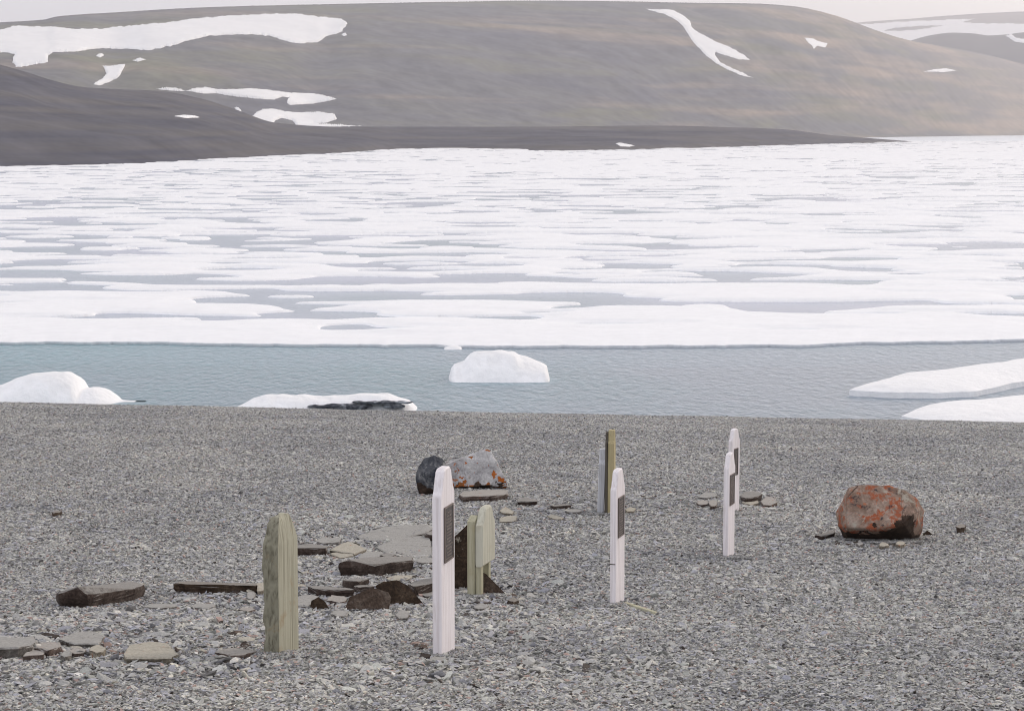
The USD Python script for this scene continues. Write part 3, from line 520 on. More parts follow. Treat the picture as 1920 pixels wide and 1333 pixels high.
def upright(label, poly, depth, mat, seed=0, name='upright_stone', cat='stone', base=None, amp=0.008, size=0.03, lean=0.0):
    """A stone standing up: its outline in pixels as seen from the camera, depth metres thick."""
    p = np.array(poly, float); b = p[np.argmax(p[:, 1])] if base is None else np.array(base, float)
    g = hit(b[0], b[1]); D = g[1]
    r = ray(p[:, 0], p[:, 1]); r = r / r[:, 1:2]
    def at(dy):
        zz = CAMZ + r[:, 2] * D; dd = D + dy + (zz - g[2]) * lean
        q = np.stack([r[:, 0] * dd, dd, CAMZ + r[:, 2] * dd], 1); return q
    a, bk = at(0.0), at(depth); ctr = np.array([a[:, 0].mean(), D + depth / 2, g[2]])
    bk = ctr + (bk - ctr) * np.array([0.9, 1, 0.93]); dn = a.copy(); lowm = dn[:, 2] < g[2] + 0.05; ext = a[lowm].copy(); ext[:, 2] -= 0.08; ext2 = bk[lowm].copy(); ext2[:, 2] -= 0.08
    m = rough_rock(np.concatenate([a, bk, ext, ext2]) - ctr, amp, size * 0.8, seed, 0)
    path = path_for(name); pr = usdkit.mesh(stage, path, m, L + mat, smooth=35); pr.AddTranslateOp().Set(Gf.Vec3d(*map(float, ctr)))
    return tag(pr, label, cat, kind='thing')

def boulder(label, base, pts, mat, seed, amp=0.01, size=0.03, smooth=5, big=0.03, shade_line=None, lichen=None):
    """crust: height (as a function of x) below which the shade of the overhang is painted dark."""
    g = hit(*base); g = np.array([g[0], g[1], ground(g[0], g[1])])
    m = rough_rock(pts, amp, size * 0.8, seed, max(1, smooth - 3), big * 0.8)
    x = thing('boulder', label, 'boulder', g); pp = str(x.GetPath())
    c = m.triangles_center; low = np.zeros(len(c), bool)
    if shade_line is not None:
        low = c[:, 2] < np.interp(c[:, 0], *zip(*shade_line)) + 0.34 * (meshkit.fbm(c * 9 + seed, 4, seed) - 0.5); low &= m.face_normals[:, 1] < 0.35  # lower front faces carry the shade as a darker colour
    li = np.zeros(len(c), bool)
    if lichen is not None:
        li = ~low & (meshkit.fbm(c * 15 + seed * 2, 4, seed + 3) + np.interp(c[:, 2], *zip(*lichen)) > 0.72)
    for nm, sel, mt in (('boulder_body', ~low & ~li, mat), ('painted_shade', low, 'shade_brown'), ('lichen_patch', li, 'lichen_orange')):
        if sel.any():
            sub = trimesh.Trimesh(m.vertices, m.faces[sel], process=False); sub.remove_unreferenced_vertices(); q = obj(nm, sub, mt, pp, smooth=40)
            if nm == 'lichen_patch': q.SetCustomDataByKey('kind', 'stuff')
    return x

# red boulder at right
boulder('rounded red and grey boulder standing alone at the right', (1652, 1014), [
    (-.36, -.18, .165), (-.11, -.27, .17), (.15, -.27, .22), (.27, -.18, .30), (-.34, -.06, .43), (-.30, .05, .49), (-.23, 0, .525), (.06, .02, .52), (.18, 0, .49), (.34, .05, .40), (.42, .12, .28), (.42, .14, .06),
    (-.41, .05, .26), (-.40, .0, .14), (-.30, .13, -.08), (.0, .10, -.08), (.30, .12, -.06), (.38, .16, -.06), (-.3, .4, .0), (.3, .45, .0), (-.25, .38, .42), (.2, .38, .42)], 'boulder_red_rock', 3, shade_line=[(-.45, .10), (-.3, .15), (0, .14), (.1, .20), (.2, .29), (.27, .25), (.34, .05), (.45, -.1)])
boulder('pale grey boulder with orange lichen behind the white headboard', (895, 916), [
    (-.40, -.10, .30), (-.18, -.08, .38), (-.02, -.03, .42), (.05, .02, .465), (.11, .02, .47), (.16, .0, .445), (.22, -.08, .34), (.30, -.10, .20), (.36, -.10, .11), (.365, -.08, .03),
    (.14, -.17, .07), (-.12, -.20, .06), (-.32, -.17, .05), (-.42, -.05, .05), (-.40, .3, .0), (.34, .3, .0), (-.3, .3, .3), (.15, .28, .36), (-.1, .06, -.08), (.3, .06, -.06)], 'boulder_grey_rock', 5, smooth=3, shade_line=[(-.5, .0), (-.2, .05), (.1, .06), (.25, .02), (.4, .0)], lichen=[(0.0, .18), (.10, .19), (.18, .08), (.3, -.02)])
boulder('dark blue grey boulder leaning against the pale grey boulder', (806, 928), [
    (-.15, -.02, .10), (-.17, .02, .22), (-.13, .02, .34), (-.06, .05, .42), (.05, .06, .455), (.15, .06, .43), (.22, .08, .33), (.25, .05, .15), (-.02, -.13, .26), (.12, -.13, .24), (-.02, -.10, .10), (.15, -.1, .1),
    (-.13, .03, -.06), (.2, .03, -.06), (-.1, .35, .0), (.2, .35, .0), (.1, .32, .36), (-.1, .3, .28)], 'boulder_dark_rock', 6, smooth=3, shade_line=[(-.3, .08), (0, .13), (.3, .08)])

S = slab
# stones by the boulders
S('flat slab with rusty red stains under the pale grey boulder', [(860, 927), (872, 921), (905, 917), (955, 918), (958, 924), (930, 929), (890, 930), (866, 931)], 0.085, 'slab_rust', seed=1)
S('thin dark slab lying right of the pale grey boulder', [(968, 936), (985, 932), (1008, 937), (1006, 940), (972, 940)], 0.03, 'slab_dark', seed=2)
S('small tan flake right of the old shouldered headboard', [(935, 957), (948, 950), (964, 959), (960, 963), (945, 961)], 0.03, 'slab_tan', seed=3)
S('pale tan slab below the small tan flake', [(936, 971), (952, 966), (970, 967), (966, 976), (938, 978)], 0.022, 'slab_tan', seed=4)
S('small tan flake between the pale slabs and the old grey plank', [(1026, 966), (1036, 964), (1058, 970), (1050, 973), (1034, 971)], 0.02, 'slab_tan', seed=5)
S('thin dark flake left of the old grey plank', [(1033, 947), (1066, 945), (1070, 947), (1040, 949)], 0.02, 'slab_dark', seed=6)
S('grey flake left of the foot of the old grey plank', [(1060, 957), (1080, 953), (1092, 957), (1088, 960), (1064, 960)], 0.02, 'slab_grey', seed=7)
S('pale rounded stone right of the second white headboard', [(1172, 955), (1182, 950), (1192, 953), (1188, 958), (1176, 959)], 0.03, 'slab_tan', seed=8)
# paving of slabs between the old post and the white headboard
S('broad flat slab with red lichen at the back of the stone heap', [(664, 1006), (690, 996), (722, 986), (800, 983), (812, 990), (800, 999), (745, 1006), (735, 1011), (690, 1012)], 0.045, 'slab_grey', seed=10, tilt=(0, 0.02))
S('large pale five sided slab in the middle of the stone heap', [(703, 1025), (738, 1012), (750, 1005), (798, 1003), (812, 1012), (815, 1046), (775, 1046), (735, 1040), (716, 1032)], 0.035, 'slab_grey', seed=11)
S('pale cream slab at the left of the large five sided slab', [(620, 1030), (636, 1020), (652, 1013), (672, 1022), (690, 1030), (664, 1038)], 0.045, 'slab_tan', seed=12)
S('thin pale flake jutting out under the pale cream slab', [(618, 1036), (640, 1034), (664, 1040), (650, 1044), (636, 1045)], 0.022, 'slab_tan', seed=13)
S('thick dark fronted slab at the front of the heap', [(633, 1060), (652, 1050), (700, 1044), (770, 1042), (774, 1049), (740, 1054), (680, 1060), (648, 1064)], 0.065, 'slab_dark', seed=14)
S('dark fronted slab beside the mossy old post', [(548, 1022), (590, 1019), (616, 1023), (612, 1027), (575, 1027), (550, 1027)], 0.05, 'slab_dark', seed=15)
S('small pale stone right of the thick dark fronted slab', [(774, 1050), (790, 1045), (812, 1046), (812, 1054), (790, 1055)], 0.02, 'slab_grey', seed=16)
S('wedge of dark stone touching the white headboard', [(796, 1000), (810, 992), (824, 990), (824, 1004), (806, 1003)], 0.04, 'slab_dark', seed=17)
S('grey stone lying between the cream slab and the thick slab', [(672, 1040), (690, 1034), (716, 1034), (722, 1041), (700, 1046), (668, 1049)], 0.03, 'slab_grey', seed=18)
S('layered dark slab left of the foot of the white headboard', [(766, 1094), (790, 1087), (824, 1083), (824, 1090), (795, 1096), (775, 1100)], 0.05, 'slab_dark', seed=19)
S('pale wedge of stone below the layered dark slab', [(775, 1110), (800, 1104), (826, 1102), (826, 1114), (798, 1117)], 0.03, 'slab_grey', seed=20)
upright('low dark brown stone with pale edge at the front of the heap', [(648, 1138), (655, 1119), (688, 1106), (706, 1103), (728, 1110), (733, 1120), (724, 1150), (690, 1147), (660, 1144)], 0.12, 'slab_mid', seed=21, base=(690, 1147), amp=0.004, lean=0.35)
upright('taller dark brown stone next to the white headboard', [(704, 1098), (718, 1090), (744, 1087), (764, 1097), (772, 1112), (796, 1134), (808, 1150), (765, 1142), (728, 1140)], 0.20, 'slab_brown', seed=22, base=(760, 1137), amp=0.004, lean=0.25)
upright('small brown stone right of the mossy old post', [(581, 1141), (584, 1126), (597, 1119), (610, 1128), (617, 1140), (600, 1144)], 0.10, 'slab_brown', seed=23)
S('pale block with a reddish front between the brown stones', [(614, 1124), (622, 1115), (648, 1117), (650, 1126), (634, 1129)], 0.035, 'slab_rust', seed=24)
S('pale grey slab behind the small brown stone', [(556, 1134), (556, 1118), (585, 1114), (600, 1118), (580, 1128), (576, 1136)], 0.03, 'slab_grey', seed=25)
S('long thin dark flake right of the mossy old post', [(575, 1099), (600, 1097), (648, 1100), (664, 1105), (620, 1106), (590, 1104)], 0.03, 'slab_dark', seed=26)
S('small pale sliver against the right side of the mossy post', [(550, 1096), (566, 1094), (574, 1097), (560, 1099)], 0.018, 'slab_tan', seed=27)
S('short dark flake behind the brown stones', [(662, 1098), (690, 1096), (700, 1099), (672, 1101)], 0.022, 'slab_dark', seed=28)
for k_, (lab, poly, hh_, mt) in enumerate([
 ('grey slab tucked behind the dark fronted slab right of the post', [(590, 1014), (606, 1006), (640, 1008), (636, 1016), (606, 1018)], 0.03, 'slab_grey'),
 ('small dark wedge under the front edge of the five sided slab', [(712, 1040), (724, 1036), (738, 1041), (728, 1045)], 0.03, 'slab_dark'),
 ('thin tan flake in front of the thick dark fronted slab', [(722, 1084), (742, 1078), (774, 1079), (768, 1085), (738, 1088)], 0.02, 'slab_tan'),
 ('dark narrow stone below the thick dark fronted slab', [(640, 1088), (664, 1083), (690, 1086), (672, 1090)], 0.03, 'slab_dark'),
 ('grey flat stone left of the low dark brown stone', [(620, 1150), (634, 1142), (654, 1146), (650, 1153), (632, 1155)], 0.02, 'slab_grey'),
 ('pale triangular stone in front of the taller dark brown stone', [(742, 1152), (752, 1142), (766, 1148), (764, 1156), (750, 1157)], 0.03, 'slab_grey'),
 ('dark flake by the right side of the brown triangular slab', [(950, 1124), (962, 1119), (974, 1124), (962, 1128)], 0.02, 'slab_brown'),
 ('grey flake in front of the yellow headboard', [(886, 1136), (900, 1129), (918, 1132), (912, 1139), (894, 1141)], 0.025, 'slab_grey'),
 ('dark broken stone between the lower left slabs', [(122, 1222), (140, 1213), (162, 1216), (158, 1222), (136, 1223)], 0.02, 'slab_rust'),
 ('rusty dark stone under the pale border slab', [(44, 1228), (60, 1218), (82, 1220), (80, 1226), (58, 1228)], 0.02, 'slab_rust'),
 ('thin pinkish flakes left of the mossy post foot', [(400, 1222), (430, 1214), (486, 1218), (470, 1224), (430, 1227)], 0.02, 'slab_rust')]):
    S(lab, poly, hh_, mt, seed=120 + k_)
# left side
S('long rough slab with dark brown front at the far left', [(96, 1120), (108, 1110), (185, 1097), (262, 1088), (277, 1095), (250, 1104), (175, 1114), (120, 1126)], 0.055, 'slab_dark', seed=30)
S('long dark buried plank like stone left of the mossy post', [(321, 1094), (345, 1090), (440, 1092), (478, 1094), (478, 1097), (420, 1096), (350, 1095)], 0.042, 'slab_brown', seed=31)
S('small square pale stone touching the left of the mossy post', [(480, 1094), (494, 1091), (498, 1104), (482, 1108)], 0.05, 'slab_tan', seed=32)
S('small bluish stone in front of the square pale stone', [(462, 1112), (468, 1109), (478, 1111), (476, 1122), (464, 1121)], 0.02, 'slab_grey', seed=33)
S('half buried greenish stone below the long rough slab', [(264, 1137), (290, 1131), (330, 1131), (334, 1136), (300, 1140)], 0.018, 'slab_grey', seed=34)
S('small stone with a tan end below the dark plank stone', [(357, 1136), (368, 1129), (395, 1131), (405, 1134), (390, 1140)], 0.022, 'slab_grey', seed=35)
S('dark reddish stone half buried left of the mossy post foot', [(448, 1142), (456, 1137), (474, 1138), (478, 1142), (462, 1145)], 0.025, 'slab_rust', seed=36)
S('pale flat slab at the lower left border', [(-30, 1212), (0, 1194), (60, 1192), (72, 1200), (60, 1210), (20, 1214)], 0.055, 'slab_grey', seed=37)
S('grey slab with rusty corner right of the pale border slab', [(66, 1212), (80, 1203), (112, 1201), (116, 1212), (90, 1219)], 0.04, 'slab_rust', seed=38)
S('wide pale grey slab at the lower left', [(112, 1198), (140, 1184), (180, 1182), (196, 1192), (185, 1206), (140, 1207)], 0.03, 'slab_grey', seed=39)
S('small orange streaked stone right of the wide pale slab', [(166, 1217), (180, 1208), (198, 1212), (196, 1221), (176, 1222)], 0.035, 'slab_tan', seed=40)
S('tan slab with bright orange lichen at lower left', [(230, 1226), (246, 1209), (270, 1202), (310, 1205), (322, 1216), (334, 1226), (325, 1232), (290, 1229), (262, 1228), (240, 1231)], 0.04, 'slab_tan', seed=41)
S('small pale stone left of the wide pale slab front', [(112, 1226), (118, 1219), (134, 1219), (134, 1227), (122, 1230)], 0.025, 'slab_grey', seed=42)
# around the far white headboards and the red boulder
S('flat pale stone behind the third white headboard', [(1308, 931), (1320, 923), (1342, 924), (1344, 930), (1325, 933)], 0.035, 'slab_grey', seed=50)
S('rusty stone in front of the flat pale stone', [(1306, 942), (1316, 936), (1328, 939), (1326, 945), (1312, 946)], 0.04, 'slab_rust', seed=51)
S('brown stone touching the left of the third white headboard', [(1328, 941), (1336, 936), (1344, 939), (1344, 947), (1332, 948)], 0.05, 'slab_rust', seed=52)
S('dark slab right of the fourth white headboard', [(1386, 929), (1396, 922), (1420, 920), (1430, 926), (1422, 931), (1398, 933)], 0.05, 'slab_dark', seed=53)
S('pale stone in front of the dark slab', [(1390, 941), (1402, 934), (1420, 935), (1424, 943), (1408, 946)], 0.04, 'slab_tan', seed=54)
S('dark reddish stone at the right end of that stone row', [(1426, 940), (1436, 931), (1450, 932), (1458, 942), (1446, 946), (1432, 946)], 0.06, 'slab_rust', seed=55)
S('dark flake lying against the left of the red boulder', [(1526, 1003), (1545, 998), (1566, 994), (1566, 999), (1540, 1005)], 0.025, 'slab_dark', seed=56)
S('round pale pebble in front of the red boulder', [(1648, 1020), (1654, 1015), (1662, 1017), (1668, 1021), (1660, 1023), (1650, 1023)], 0.03, 'slab_tan', seed=57, name='pale_pebble', cat='pebble')
S('pale pebble at the front right of the red boulder', [(1680, 1019), (1686, 1013), (1694, 1015), (1697, 1019), (1688, 1022)], 0.035, 'slab_tan', seed=58, name='pale_pebble', cat='pebble')
S('grey pebble at the front left of the red boulder', [(1606, 1019), (1612, 1014), (1618, 1018), (1612, 1022)], 0.03, 'slab_grey', seed=59, name='pale_pebble', cat='pebble')
upright('small dark pointed stone right of the red boulder', [(1730, 1002), (1738, 994), (1743, 997), (1752, 1005), (1740, 1004)], 0.06, 'slab_brown', seed=60, name='dark_stone', size=0.02)
S('small dark stone out on the shingle right of the red boulder', [(1792, 987), (1800, 983), (1811, 984), (1809, 988), (1798, 989)], 0.03, 'slab_brown', seed=61, name='dark_stone')
S('dark flat pebble on the open shingle at left', [(97, 960), (106, 956), (117, 957), (113, 960), (102, 962)], 0.025, 'slab_brown', seed=62, name='dark_stone')

# ------------------------------------------------------------------ headboards
def frame_at(px, py, theta, sink=0.0):
    """Base point and axes of a board: e_w runs away from the camera and to the right, e_t points right across the thickness."""
    g = hit(px, py); a = math.atan2(g[0], g[1]) + math.radians(theta)
    return g, np.array([math.sin(a), math.cos(a), 0]), np.array([math.cos(a), -math.sin(a), 0])

def board_mesh(profile_pts, t0, t1, ew, et, chamfer=0.004, lean=0.0):
    """profile (w, z) extruded from t0 to t1 across the thickness, its edges chamfered."""
    pg = shapely.geometry.polygon.orient(Polygon(profile_pts)); p = np.array(pg.exterior.coords)[:-1]; n = len(p)
    e = np.roll(p, -1, 0) - p; e /= np.linalg.norm(e, axis=1, keepdims=True); nr = np.stack([e[:, 1], -e[:, 0]], 1); v = nr + np.roll(nr, 1, 0)
    v /= np.maximum((v * nr).sum(1, keepdims=True), 0.4)
    q = p - v * chamfer
    loops = [(q, t0), (p, t0 + chamfer), (p, t1 - chamfer), (q, t1)]
    V = np.concatenate([l[:, :1] * ew + t * et + np.column_stack([np.zeros((n, 2)), l[:, 1]]) for l, t in loops])
    fs = []
    for k in range(3):
        i = np.arange(n); j = (i + 1) % n; a, b = k * n + i, k * n + j
        fs += [np.stack([a, b, b + n], 1), np.stack([a, b + n, a + n], 1)]
    cap = np.array(trimesh.creation.triangulate_polygon(Polygon(q), engine='earcut')[1]); vv = np.array(trimesh.creation.triangulate_polygon(Polygon(q), engine='earcut')[0])
    from scipy.spatial import cKDTree
    idx = cKDTree(q).query(vv)[1]; cap = idx[cap]
    fs += [cap[:, ::-1], cap + 3 * n]
    m = trimesh.Trimesh(V, np.concatenate(fs), process=False); trimesh.repair.fix_normals(m)
    return m

def head_profile(w, h, sh=0.135, base=-0.15):
    a = [(0, base), (w, base), (w, h - sh), (w * 0.965, h - sh + 0.018), (w * 0.90, h - sh + 0.034), (w * 0.86, h - sh + 0.06), (w * 0.80, h - 0.045), (w * 0.755, h - 0.017), (w * 0.66, h), ]
    return a + [(w * 0.36, h - 0.001), (w * 0.25, h - 0.015), (w * 0.20, h - 0.042), (w * 0.14, h - sh + 0.06), (w * 0.10, h - sh + 0.034), (w * 0.035, h - sh + 0.018), (0, h - sh)]

def box_at(o, a, b, c, x0, x1, y0, y1, z0, z1):
    m = trimesh.creation.box(bounds=[[x0, y0, z0], [x1, y1, z1]]); R = np.stack([a, b, c], 1); m.vertices = o + m.vertices @ R.T
    if np.linalg.det(R) < 0: m.invert()
    return m

UP = np.array([0, 0, 1.0])
def white_board(label, px, py, top, theta, w, t, seed, pl=(0.20, 0.82, 0.205, 0.50), crack=None):
    g, ew, et = frame_at(px, py, theta)
    h = float(CAMZ + (g[1] + 0.5 * w) * ray(px, top)[2] / ray(px, top)[1] - g[2])
    x = thing('headboard', label, 'grave marker', g); pp = str(x.GetPath())
    obj('board', board_mesh(head_profile(w, h), 0, t, ew, et, 0.005), 'white_paint', pp, smooth=30)
    a, b, z1, z0 = pl[0] * w, pl[1] * w, h * (1 - pl[2]), h * (1 - pl[3])
    q = obj('plaque', box_at(np.zeros(3), ew, UP, et, a, b, z0, z1, t - 0.002, t + 0.005), 'bronze_dark', pp)
    qp = str(q.GetPath()); fw = 0.006
    fr = trimesh.util.concatenate([box_at(np.zeros(3), ew, UP, et, *bb, t + 0.001, t + 0.008) for bb in ((a - .001, a + fw, z0 - .001, z1 + .001), (b - fw, b + .001, z0 - .001, z1 + .001), (a + fw, b - fw, z0 - .001, z0 + fw), (a + fw, b - fw, z1 - fw, z1 + .001))])
    obj('plaque_rim', fr, 'bronze_worn', qp)
    rg = np.random.default_rng(seed); bars = []; zz = z1 - 0.028
    while zz > z0 + 0.016:                                           # rows of raised lettering too small to read
        lh = rg.choice([0.010, 0.007, 0.006]); u = a + 0.014 + rg.uniform(0, 0.025); end = b - 0.014 - (u - a - 0.014)
        while u < end - 0.004:
            l = rg.uniform(0.006, 0.022); bars.append(box_at(np.zeros(3), ew, UP, et, u, min(u + l, end), zz - lh, zz, t + 0.004, t + 0.0065)); u += l + 0.004
        zz -= lh + 0.009
    obj('plaque_lettering', trimesh.util.concatenate(bars), 'bronze_worn', qp)
    if crack is not None:
        obj('joint', box_at(np.zeros(3), ew, UP, et, -0.0015, 0.01, h * crack, h * crack + 0.006, 0.001, t - 0.004), 'old_wood_dark', pp)
    return x
white_board('tall white headboard with bronze plaque, nearest and largest of the four', 811, 1232, 875, 17.5, 0.225, 0.046, 1)
white_board('white headboard with bronze plaque in front of the old ochre post', 1143, 1136, 878, 15.5, 0.225, 0.042, 2, crack=0.31)
white_board('white headboard with bronze plaque overlapping the farthest white one', 1355, 1046, 848, 15.0, 0.225, 0.044, 3)
white_board('farthest white headboard, half hidden behind the third one', 1364, 961, 803, 21.5, 0.225, 0.046, 4, pl=(0.24, 0.72, 0.235, 0.56))

# mossy weathered post at the left
def old_post():
    g, ew, et = frame_at(494, 1230, 22)
    s = 3733 / g[1]; h = (1232 - 957) / s - 0.02
    x = thing('weathered_post', 'thick mossy grey green weathered grave post, leftmost of the markers', 'grave marker', g)
    nz = 110; zs_ = np.linspace(-0.12, h, nz)
    # section corners: near-left rough face, right smooth face; loop runs round the section
    W, T = 0.26, 0.078
    loop = []
    for a, b, n in (((0, 0), (0, T), 16), ((0, T), (W, T), 26), ((W, T), (W, 0), 10), ((W, 0), (0, 0), 16)):
        for k in range(n): f = k / n; loop.append((a[0] + (b[0] - a[0]) * f, a[1] + (b[1] - a[1]) * f, 0 if a == (0, 0) else 1))
    lp = np.array(loop); V = []
    for z in zs_:
        f = (z + 0.0) / h
        sq = lp.copy(); tt = np.clip((h - z) / 0.13, 0, 1) ** 0.55                      # rounded worn head
        cx, cy = W * 0.45, T * 0.5
        kx = 0.28 + 0.72 * tt; ky = 0.42 + 0.58 * tt
        u = cx + (lp[:, 0] - cx) * kx; v = cy + 0.004 + (lp[:, 1] - cy) * ky * (1.0 + 0.0 * f)
        pts = u[:, None] * ew + v[:, None] * et; pts[:, 2] = z + 0.012 * np.sin(u * 40) * (1 - tt)
        V.append(pts)
    V = np.array(V); r, c = V.shape[:2]
    P3 = V.reshape(-1, 3); nrm = np.repeat((lp[:, :1] - W / 2) / W * 2 * ew + (lp[:, 1:2] - T / 2) / T * 2 * et, 1, 0); nrm = np.stack([-(lp[:, 2] == 0).astype(float)] * 3, 1) * ew + nrm * 0.4
    roughness = np.where(lp[:, 2] == 0, 1.0, 0.22); rr = np.tile(roughness, r); N = np.tile(nrm, (r, 1))
    d = 0.020 * (meshkit.fbm(P3 * np.array([22, 22, 9]), 4, 5) - 0.5) + 0.012 * np.minimum(0, meshkit.fbm(P3 * np.array([40, 40, 16]), 3, 9) - 0.45) * 3
    P3 = P3 + N * (d * rr)[:, None] + 0.0012 * (meshkit.fbm(P3 * np.array([240, 240, 6]), 2, 2)[:, None] - 0.5) * N
    V = P3.reshape(r, c, 3)
    idx = np.arange(r * c).reshape(r, c); F1 = []
    for j in range(c):
        k = (j + 1) % c; F1.append(np.stack([idx[:-1, j], idx[:-1, k], idx[1:, k], idx[1:, j]], 1))
    left = [f for j, f in enumerate(F1) if j < 16]; rest = [f for j, f in enumerate(F1) if j >= 16]
    def sub(fs, cap=False):
        q = np.concatenate(fs); tri = np.vstack([q[:, [0, 1, 2]], q[:, [0, 2, 3]]]); vv = P3
        if cap:
            vv = np.vstack([P3, P3[idx[-1]].mean(0) + [0, 0, 0.012]]); tri = np.vstack([tri, np.stack([idx[-1], np.roll(idx[-1], -1), np.full(c, len(P3))], 1)])
        m = trimesh.Trimesh(vv, tri, process=False); m.remove_unreferenced_vertices(); return m
    full = sub(F1, True); trimesh.repair.fix_normals(full)
    body = sub(rest, True); rough = sub(left)
    flip = full.volume < 0
    obj('post_body', body, 'old_wood_green', str(x.GetPath()), smooth=45)
    obj('rotted_face', rough, 'old_wood_rough', str(x.GetPath()), smooth=45)
old_post()

# old two-layer headboard behind the big white one
def old_head():
    g, ew, et = frame_at(876, 1119, 20)
    s = 3733 / g[1]; m = lambda px: px / s
    x = thing('old_headboard', 'old pale yellow shouldered headboard on stub legs behind the tall white one', 'grave marker', g); pp = str(x.GetPath())
    h1 = m(1120 - 972); W = 0.275
    obj('back_plank', board_mesh([(0, -.12), (W * 0.5, -.12), (W * 0.5, h1), (W * 0.25, h1 + 0.03), (0.0, h1 - 0.005)], 0, 0.056, ew, et, 0.004), 'old_wood_yellow', pp, smooth=30)
    zb, ht = m(1120 - 1060), m(1120 - 943) - 0.02
    prof = [(-0.004, zb), (W, zb), (W, ht - 0.12), (W * 0.86, ht - 0.075), (W * 0.80, ht - 0.03), (W * 0.70, ht), (W * 0.35, ht), (W * 0.22, ht - 0.03), (W * 0.14, ht - 0.07), (-0.004, ht - 0.115)]
    obj('head_board', board_mesh(prof, 0.059, 0.116, ew, et, 0.012), 'old_wood_pale', pp, smooth=30)
    obj('leg', board_mesh([(0.006, -.12), (0.06, -.12), (0.06, zb - 0.002), (0.006, zb - 0.002)], 0.059, 0.100, ew, et, 0.004), 'old_wood_yellow', pp, smooth=30)
    obj('leg', board_mesh([(W - 0.11, -.12), (W - 0.07, -.12), (W - 0.07, zb - 0.002), (W - 0.11, zb - 0.002)], 0.059, 0.105, ew, et, 0.004), 'old_wood_yellow', pp, smooth=30)
old_head()
upright('tall dark slab leaning upright between the white and the yellow headboards', [(846, 1108), (850, 1008), (868, 996), (884, 976), (892, 985), (888, 1060), (884, 1112), (866, 1116)], 0.10, 'slab_brown', seed=70, base=(866, 1106), lean=0.05)
upright('brown triangular slab propped against the foot of the yellow headboard', [(899, 1116), (903, 1072), (912, 1076), (934, 1098), (954, 1120), (928, 1121), (905, 1120)], 0.07, 'slab_mid', seed=71, base=(925, 1117), lean=0.3, amp=0.016)

# far old pair
def far_pair():
    g, ew, et = frame_at(1134, 964, 4.5)
    s = 3733 / g[1]; m = lambda px: px / s
    x = thing('old_headboard', 'tall old headboard seen edge on with ochre face, behind the second white one', 'grave marker', g); pp = str(x.GetPath())
    h = m(964 - 805); W = 0.24
    prof = [(0, -.12), (W, -.12), (W, h - 0.15), (W * .8, h - 0.10), (W * 0.7, h), (W * 0.3, h), (W * 0.2, h - 0.10), (0, h - 0.13)]
    obj('dark_gap_board', board_mesh([(a, min(b, h - 0.02)) for a, b in prof], 0, 0.026, ew, et, 0.004), 'old_wood_dark', pp, smooth=30)  # dark side face, its tone also painting the shaded gap at its left
    obj('front_board', board_mesh(prof, 0.029, 0.094, ew, et, 0.006), 'old_wood_ochre', pp, smooth=30)
    g, ew, et = frame_at(1119.5, 962, 3)
    y = thing('old_plank', 'grey bleached headboard plank leaning at the left of the ochre one', 'grave marker', g)
    h = m(962 - 840)
    pts = [(0, -.12), (0.2, -.12), (0.2, h - 0.13), (0.16, h - 0.10), (0.14, h), (0.06, h), (0.04, h - 0.11), (0, h - 0.15)]
    mm = board_mesh(pts, 0, 0.072, ew, et, 0.006); mm.vertices += np.outer(mm.vertices[:, 2], et * 0.03)
    obj('plank_body', mm, 'old_wood_grey', str(y.GetPath()), smooth=30)
far_pair()
def loose_lath():
    a, b = hit(1173, 1131, 0.015), hit(1231, 1150, 0.012); d = (b - a); l = np.linalg.norm(d); d /= l; s = np.cross(UP, d); s /= np.linalg.norm(s); n = np.cross(d, s)
    prof = [(0, -0.012), (l * 0.5, -0.016), (l, -0.010), (l * 0.97, 0.012), (l * 0.45, 0.016), (0.01, 0.013)]
    m = board_mesh([(p, q) for p, q in prof], -0.010, 0.010, np.array([1., 0, 0]), np.array([0, 1., 0]), 0.003)
    m.vertices = m.vertices[:, :1] * d + m.vertices[:, 2:] * s + m.vertices[:, 1:2] * n
    pr = usdkit.mesh(stage, path_for('wooden_lath'), m, L + 'old_wood_yellow', smooth=30); pr.AddTranslateOp().Set(Gf.Vec3d(*map(float, a)))
    tag(pr, 'thin weathered strip of wood on the shingle right of the second white headboard', 'wood strip')
loose_lath()
S('thin light grey plate under the foot of the tall white headboard', [(806, 1238), (811, 1232), (832, 1231), (836, 1237), (822, 1241)], 0.012, 'slab_grey', seed=80, name='foot_plate', cat='plate')

# ------------------------------------------------------------------ shingle: clumps of flat chips, instanced
pal = np.array([(0.40, 0.40, 0.385), (0.46, 0.46, 0.435), (0.34, 0.34, 0.355), (0.43, 0.44, 0.405), (0.52, 0.51, 0.47), (0.38, 0.385, 0.42), (0.25, 0.25, 0.26), (0.58, 0.56, 0.48), (0.16, 0.155, 0.15), (0.42, 0.31, 0.27), (0.66, 0.65, 0.61), (0.08, 0.068, 0.06)])
pw = np.array([.16, .17, .12, .14, .11, .10, .07, .045, .04, .035, .02, .02]); pw /= pw.sum()
gravel = UsdGeom.PointInstancer.Define(stage, '/World/gravel')
tag(gravel, 'loose flat grey shale chips covering the whole beach', 'gravel', kind='stuff')
rg = np.random.default_rng(77)
chips = []
for k in range(14):
    p = rg.standard_normal((rg.integers(9, 13), 3)); p /= np.linalg.norm(p, axis=1, keepdims=True); p[:, 2] = np.clip(p[:, 2], -0.55, 0.55); p *= [1.0, rg.uniform(.6, .9), rg.uniform(.22, .45)]
    h = trimesh.convex.convex_hull(p); chips.append((np.array(h.vertices), np.array(h.faces)))
NP = 16
